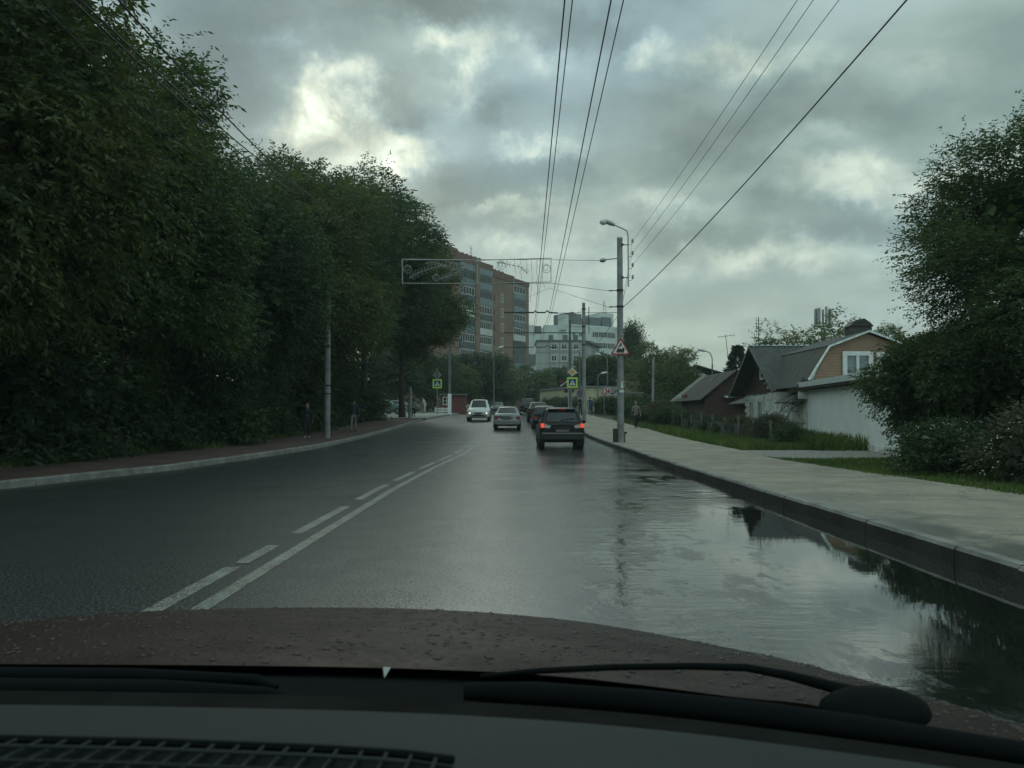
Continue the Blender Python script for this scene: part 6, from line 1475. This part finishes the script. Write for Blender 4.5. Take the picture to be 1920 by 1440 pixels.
# cowl panel between bonnet and glass
def sheet(name, lines, m, parent=own, smooth=70, nx=40, x0=-340, x1=2080, nr=4):
    rows = [smoothrow([crv(l, x0+(x1-x0)*i/nx) for i in range(nx+1)]) for l in lines]
    fine = []
    for a, b in zip(rows, rows[1:]):
        for r in range(nr): fine.append([p.lerp(q, r/nr) for p, q in zip(a, b)])
    fine.append(rows[-1]); n = nx+1
    mb = MB(); mb.add([p for r in fine for p in r], [(j*n+i, j*n+i+1, (j+1)*n+i+1, (j+1)*n+i) for j in range(len(fine)-1) for i in range(nx)])
    return bw(mb, name, m, parent, smooth)
L0_ = [(a, b-2, c-.005) for a, b, c in rear]
dashf = [(-300, 1318, .93), (0, 1321, .94), (400, 1326, .94), (800, 1336, .93), (1200, 1362, .90), (1500, 1400, .86), (1800, 1440, .80), (2100, 1490, .74)]
mid1 = [(a, lerp_table([(p, q) for p, q, c in rear], a)*.62+b*.38, 1.16) for a, b, c in dashf]
def low(tab, dz_px, dd=0): return [(a, b+dz_px, c+dd) for a, b, c in tab]
sheet('cowl', [[(a, b+1, c-.004) for a, b, c in rear], [(a, b+14, c+.02) for a, b, c in rear], [(a, b+2, c+.04) for a, b, c in mid1], low(dashf, -22, .12), low(dashf, 14, .05)], M['cowl'])
lo_strip = sheet('windscreen_seal', [low(dashf, -26, .075), low(dashf, -14, .06), low(dashf, -4, .045), low(dashf, 8, .03)], mat('seal_rubber', (.007, .008, .007), .9, spec=.1, var=.5, vscale=9))
# dashboard top
d1 = low(dashf, 0); d2 = [(a, b+46, c-.14) for a, b, c in dashf]; d3 = [(a, b+110, c-.28) for a, b, c in dashf]; d4 = [(a, b+230, c-.40) for a, b, c in dashf]
dash = sheet('dashboard', [low(dashf, 10, .02), d1, d2, d3, d4], M['dash'])
# defroster grille on the dashboard, lower left
rim = [(-260, 1392, .70), (0, 1399, .70), (300, 1406, .69), (600, 1418, .68), (760, 1428, .67), (850, 1440, .655)]
mb = MB(); rp = [crv(rim, a)+Vector((0, 0, .006)) for a in np.linspace(-260, 850, 30)]; mb.tube(rp, .0035, 6); grl = bw(mb, 'defroster_grille', M['wiper'], own)
mb = MB(); q = [crv([(a, b+4, c-.004) for a, b, c in rim], a)+Vector((0, 0, .003)) for a in np.linspace(-260, 850, 30)]; q2 = [p+Vector((0, -.14, .012)) for p in q]
mb.add(q+q2, [(i, i+1, i+31, i+30) for i in range(29)]); bw(mb, 'vent_slot', M['wiper'], grl)
mb = MB()
for a in np.arange(-240, 835, 46):
    p = crv(rim, a)+Vector((0, -.004, .007)); mb.tube([p, p+Vector((-.004, -.14, .014))], .0016, 5)
for dy in (.034, .068, .10): mb.tube([p+Vector((0, -dy, .005+dy*.1)) for p in rp[:-2]], .0014, 5)
bw(mb, 'grille_bar', M['dash'], grl)
# wipers
def wsolid(name, pts, r, parent=own, m='wiper', flat=None):
    mb = MB(); mb.tube(pts, r, 8)
    return bw(mb, name, M[m], parent, 60)
wsolid('wiper_arm', [P(900, 1268, 1.12), P(1010, 1258, 1.13), P(1150, 1251, 1.14), P(1300, 1249, 1.14), P(1400, 1252, 1.13), P(1480, 1267, 1.12), P(1560, 1288, 1.10), P(1600, 1300, 1.08)], [.003, .0042, .0046, .005, .0055, .0065, .008, .010])
pv = MB(); pc = P(1640, 1332, 1.06); pv.ell((pc.x, pc.y, pc.z), (.070, .045, .028), 0, 16, 10); bw(pv, 'wiper_pivot', M['wiper'], own, 80)
blade = [P(870, 1296, 1.07), P(1000, 1300, 1.07), P(1200, 1316, 1.06), P(1400, 1338, 1.04), P(1620, 1368, 1.01), P(1950, 1418, .97)]
wsolid('wiper_blade', blade, [.011, .015, .016, .017, .017, .014])
wsolid('wiper_blade', [P(-200, 1262, 1.16), P(0, 1264, 1.16), P(250, 1266, 1.16), P(480, 1275, 1.15), P(520, 1288, 1.14)], [.009, .010, .010, .008, .004])
wsolid('wiper_arm', [P(-200, 1290, 1.10), P(0, 1291, 1.10), P(300, 1294, 1.10), P(500, 1302, 1.09), P(545, 1310, 1.09)], [.013, .014, .014, .010, .005])
wn = MB(); a = P(722, 1262, 1.17); wn.add([a+Vector((-.003, 0, .008)), a+Vector((.008, 0, .008)), a+Vector((-.001, 0, -.007)), a+Vector((-.002, .004, .007)), a+Vector((.007, .004, .007)), a+Vector((0, .004, -.006))], [(0, 1, 2), (5, 4, 3), (0, 3, 4, 1), (1, 4, 5, 2), (2, 5, 3, 0)])
bw(wn, 'washer_nozzle', M['white_paint'], own)

# ------------------------------------------------------------------ damp air
hz = MB(); hz.bb(-260, 260, -60, 420, -1.5, 60); ho = hz.mesh('haze', [])
hm = bpy.data.materials.new('damp_air'); hm.use_nodes = True; ht = NT(hm.node_tree); ht.n.clear()
vp = ht.node('ShaderNodeVolumePrincipled'); vp.inputs['Color'].default_value = (.80, .98, .95, 1); vp.inputs['Density'].default_value = .00055; vp.inputs['Anisotropy'].default_value = .3
hmo = ht.node('ShaderNodeOutputMaterial'); ht.l.new(vp.outputs[0], hmo.inputs['Volume']); ho.materials.append(hm)
tag(link('haze', ho), 'thin damp air that fades the far buildings', 'haze', kind='stuff')
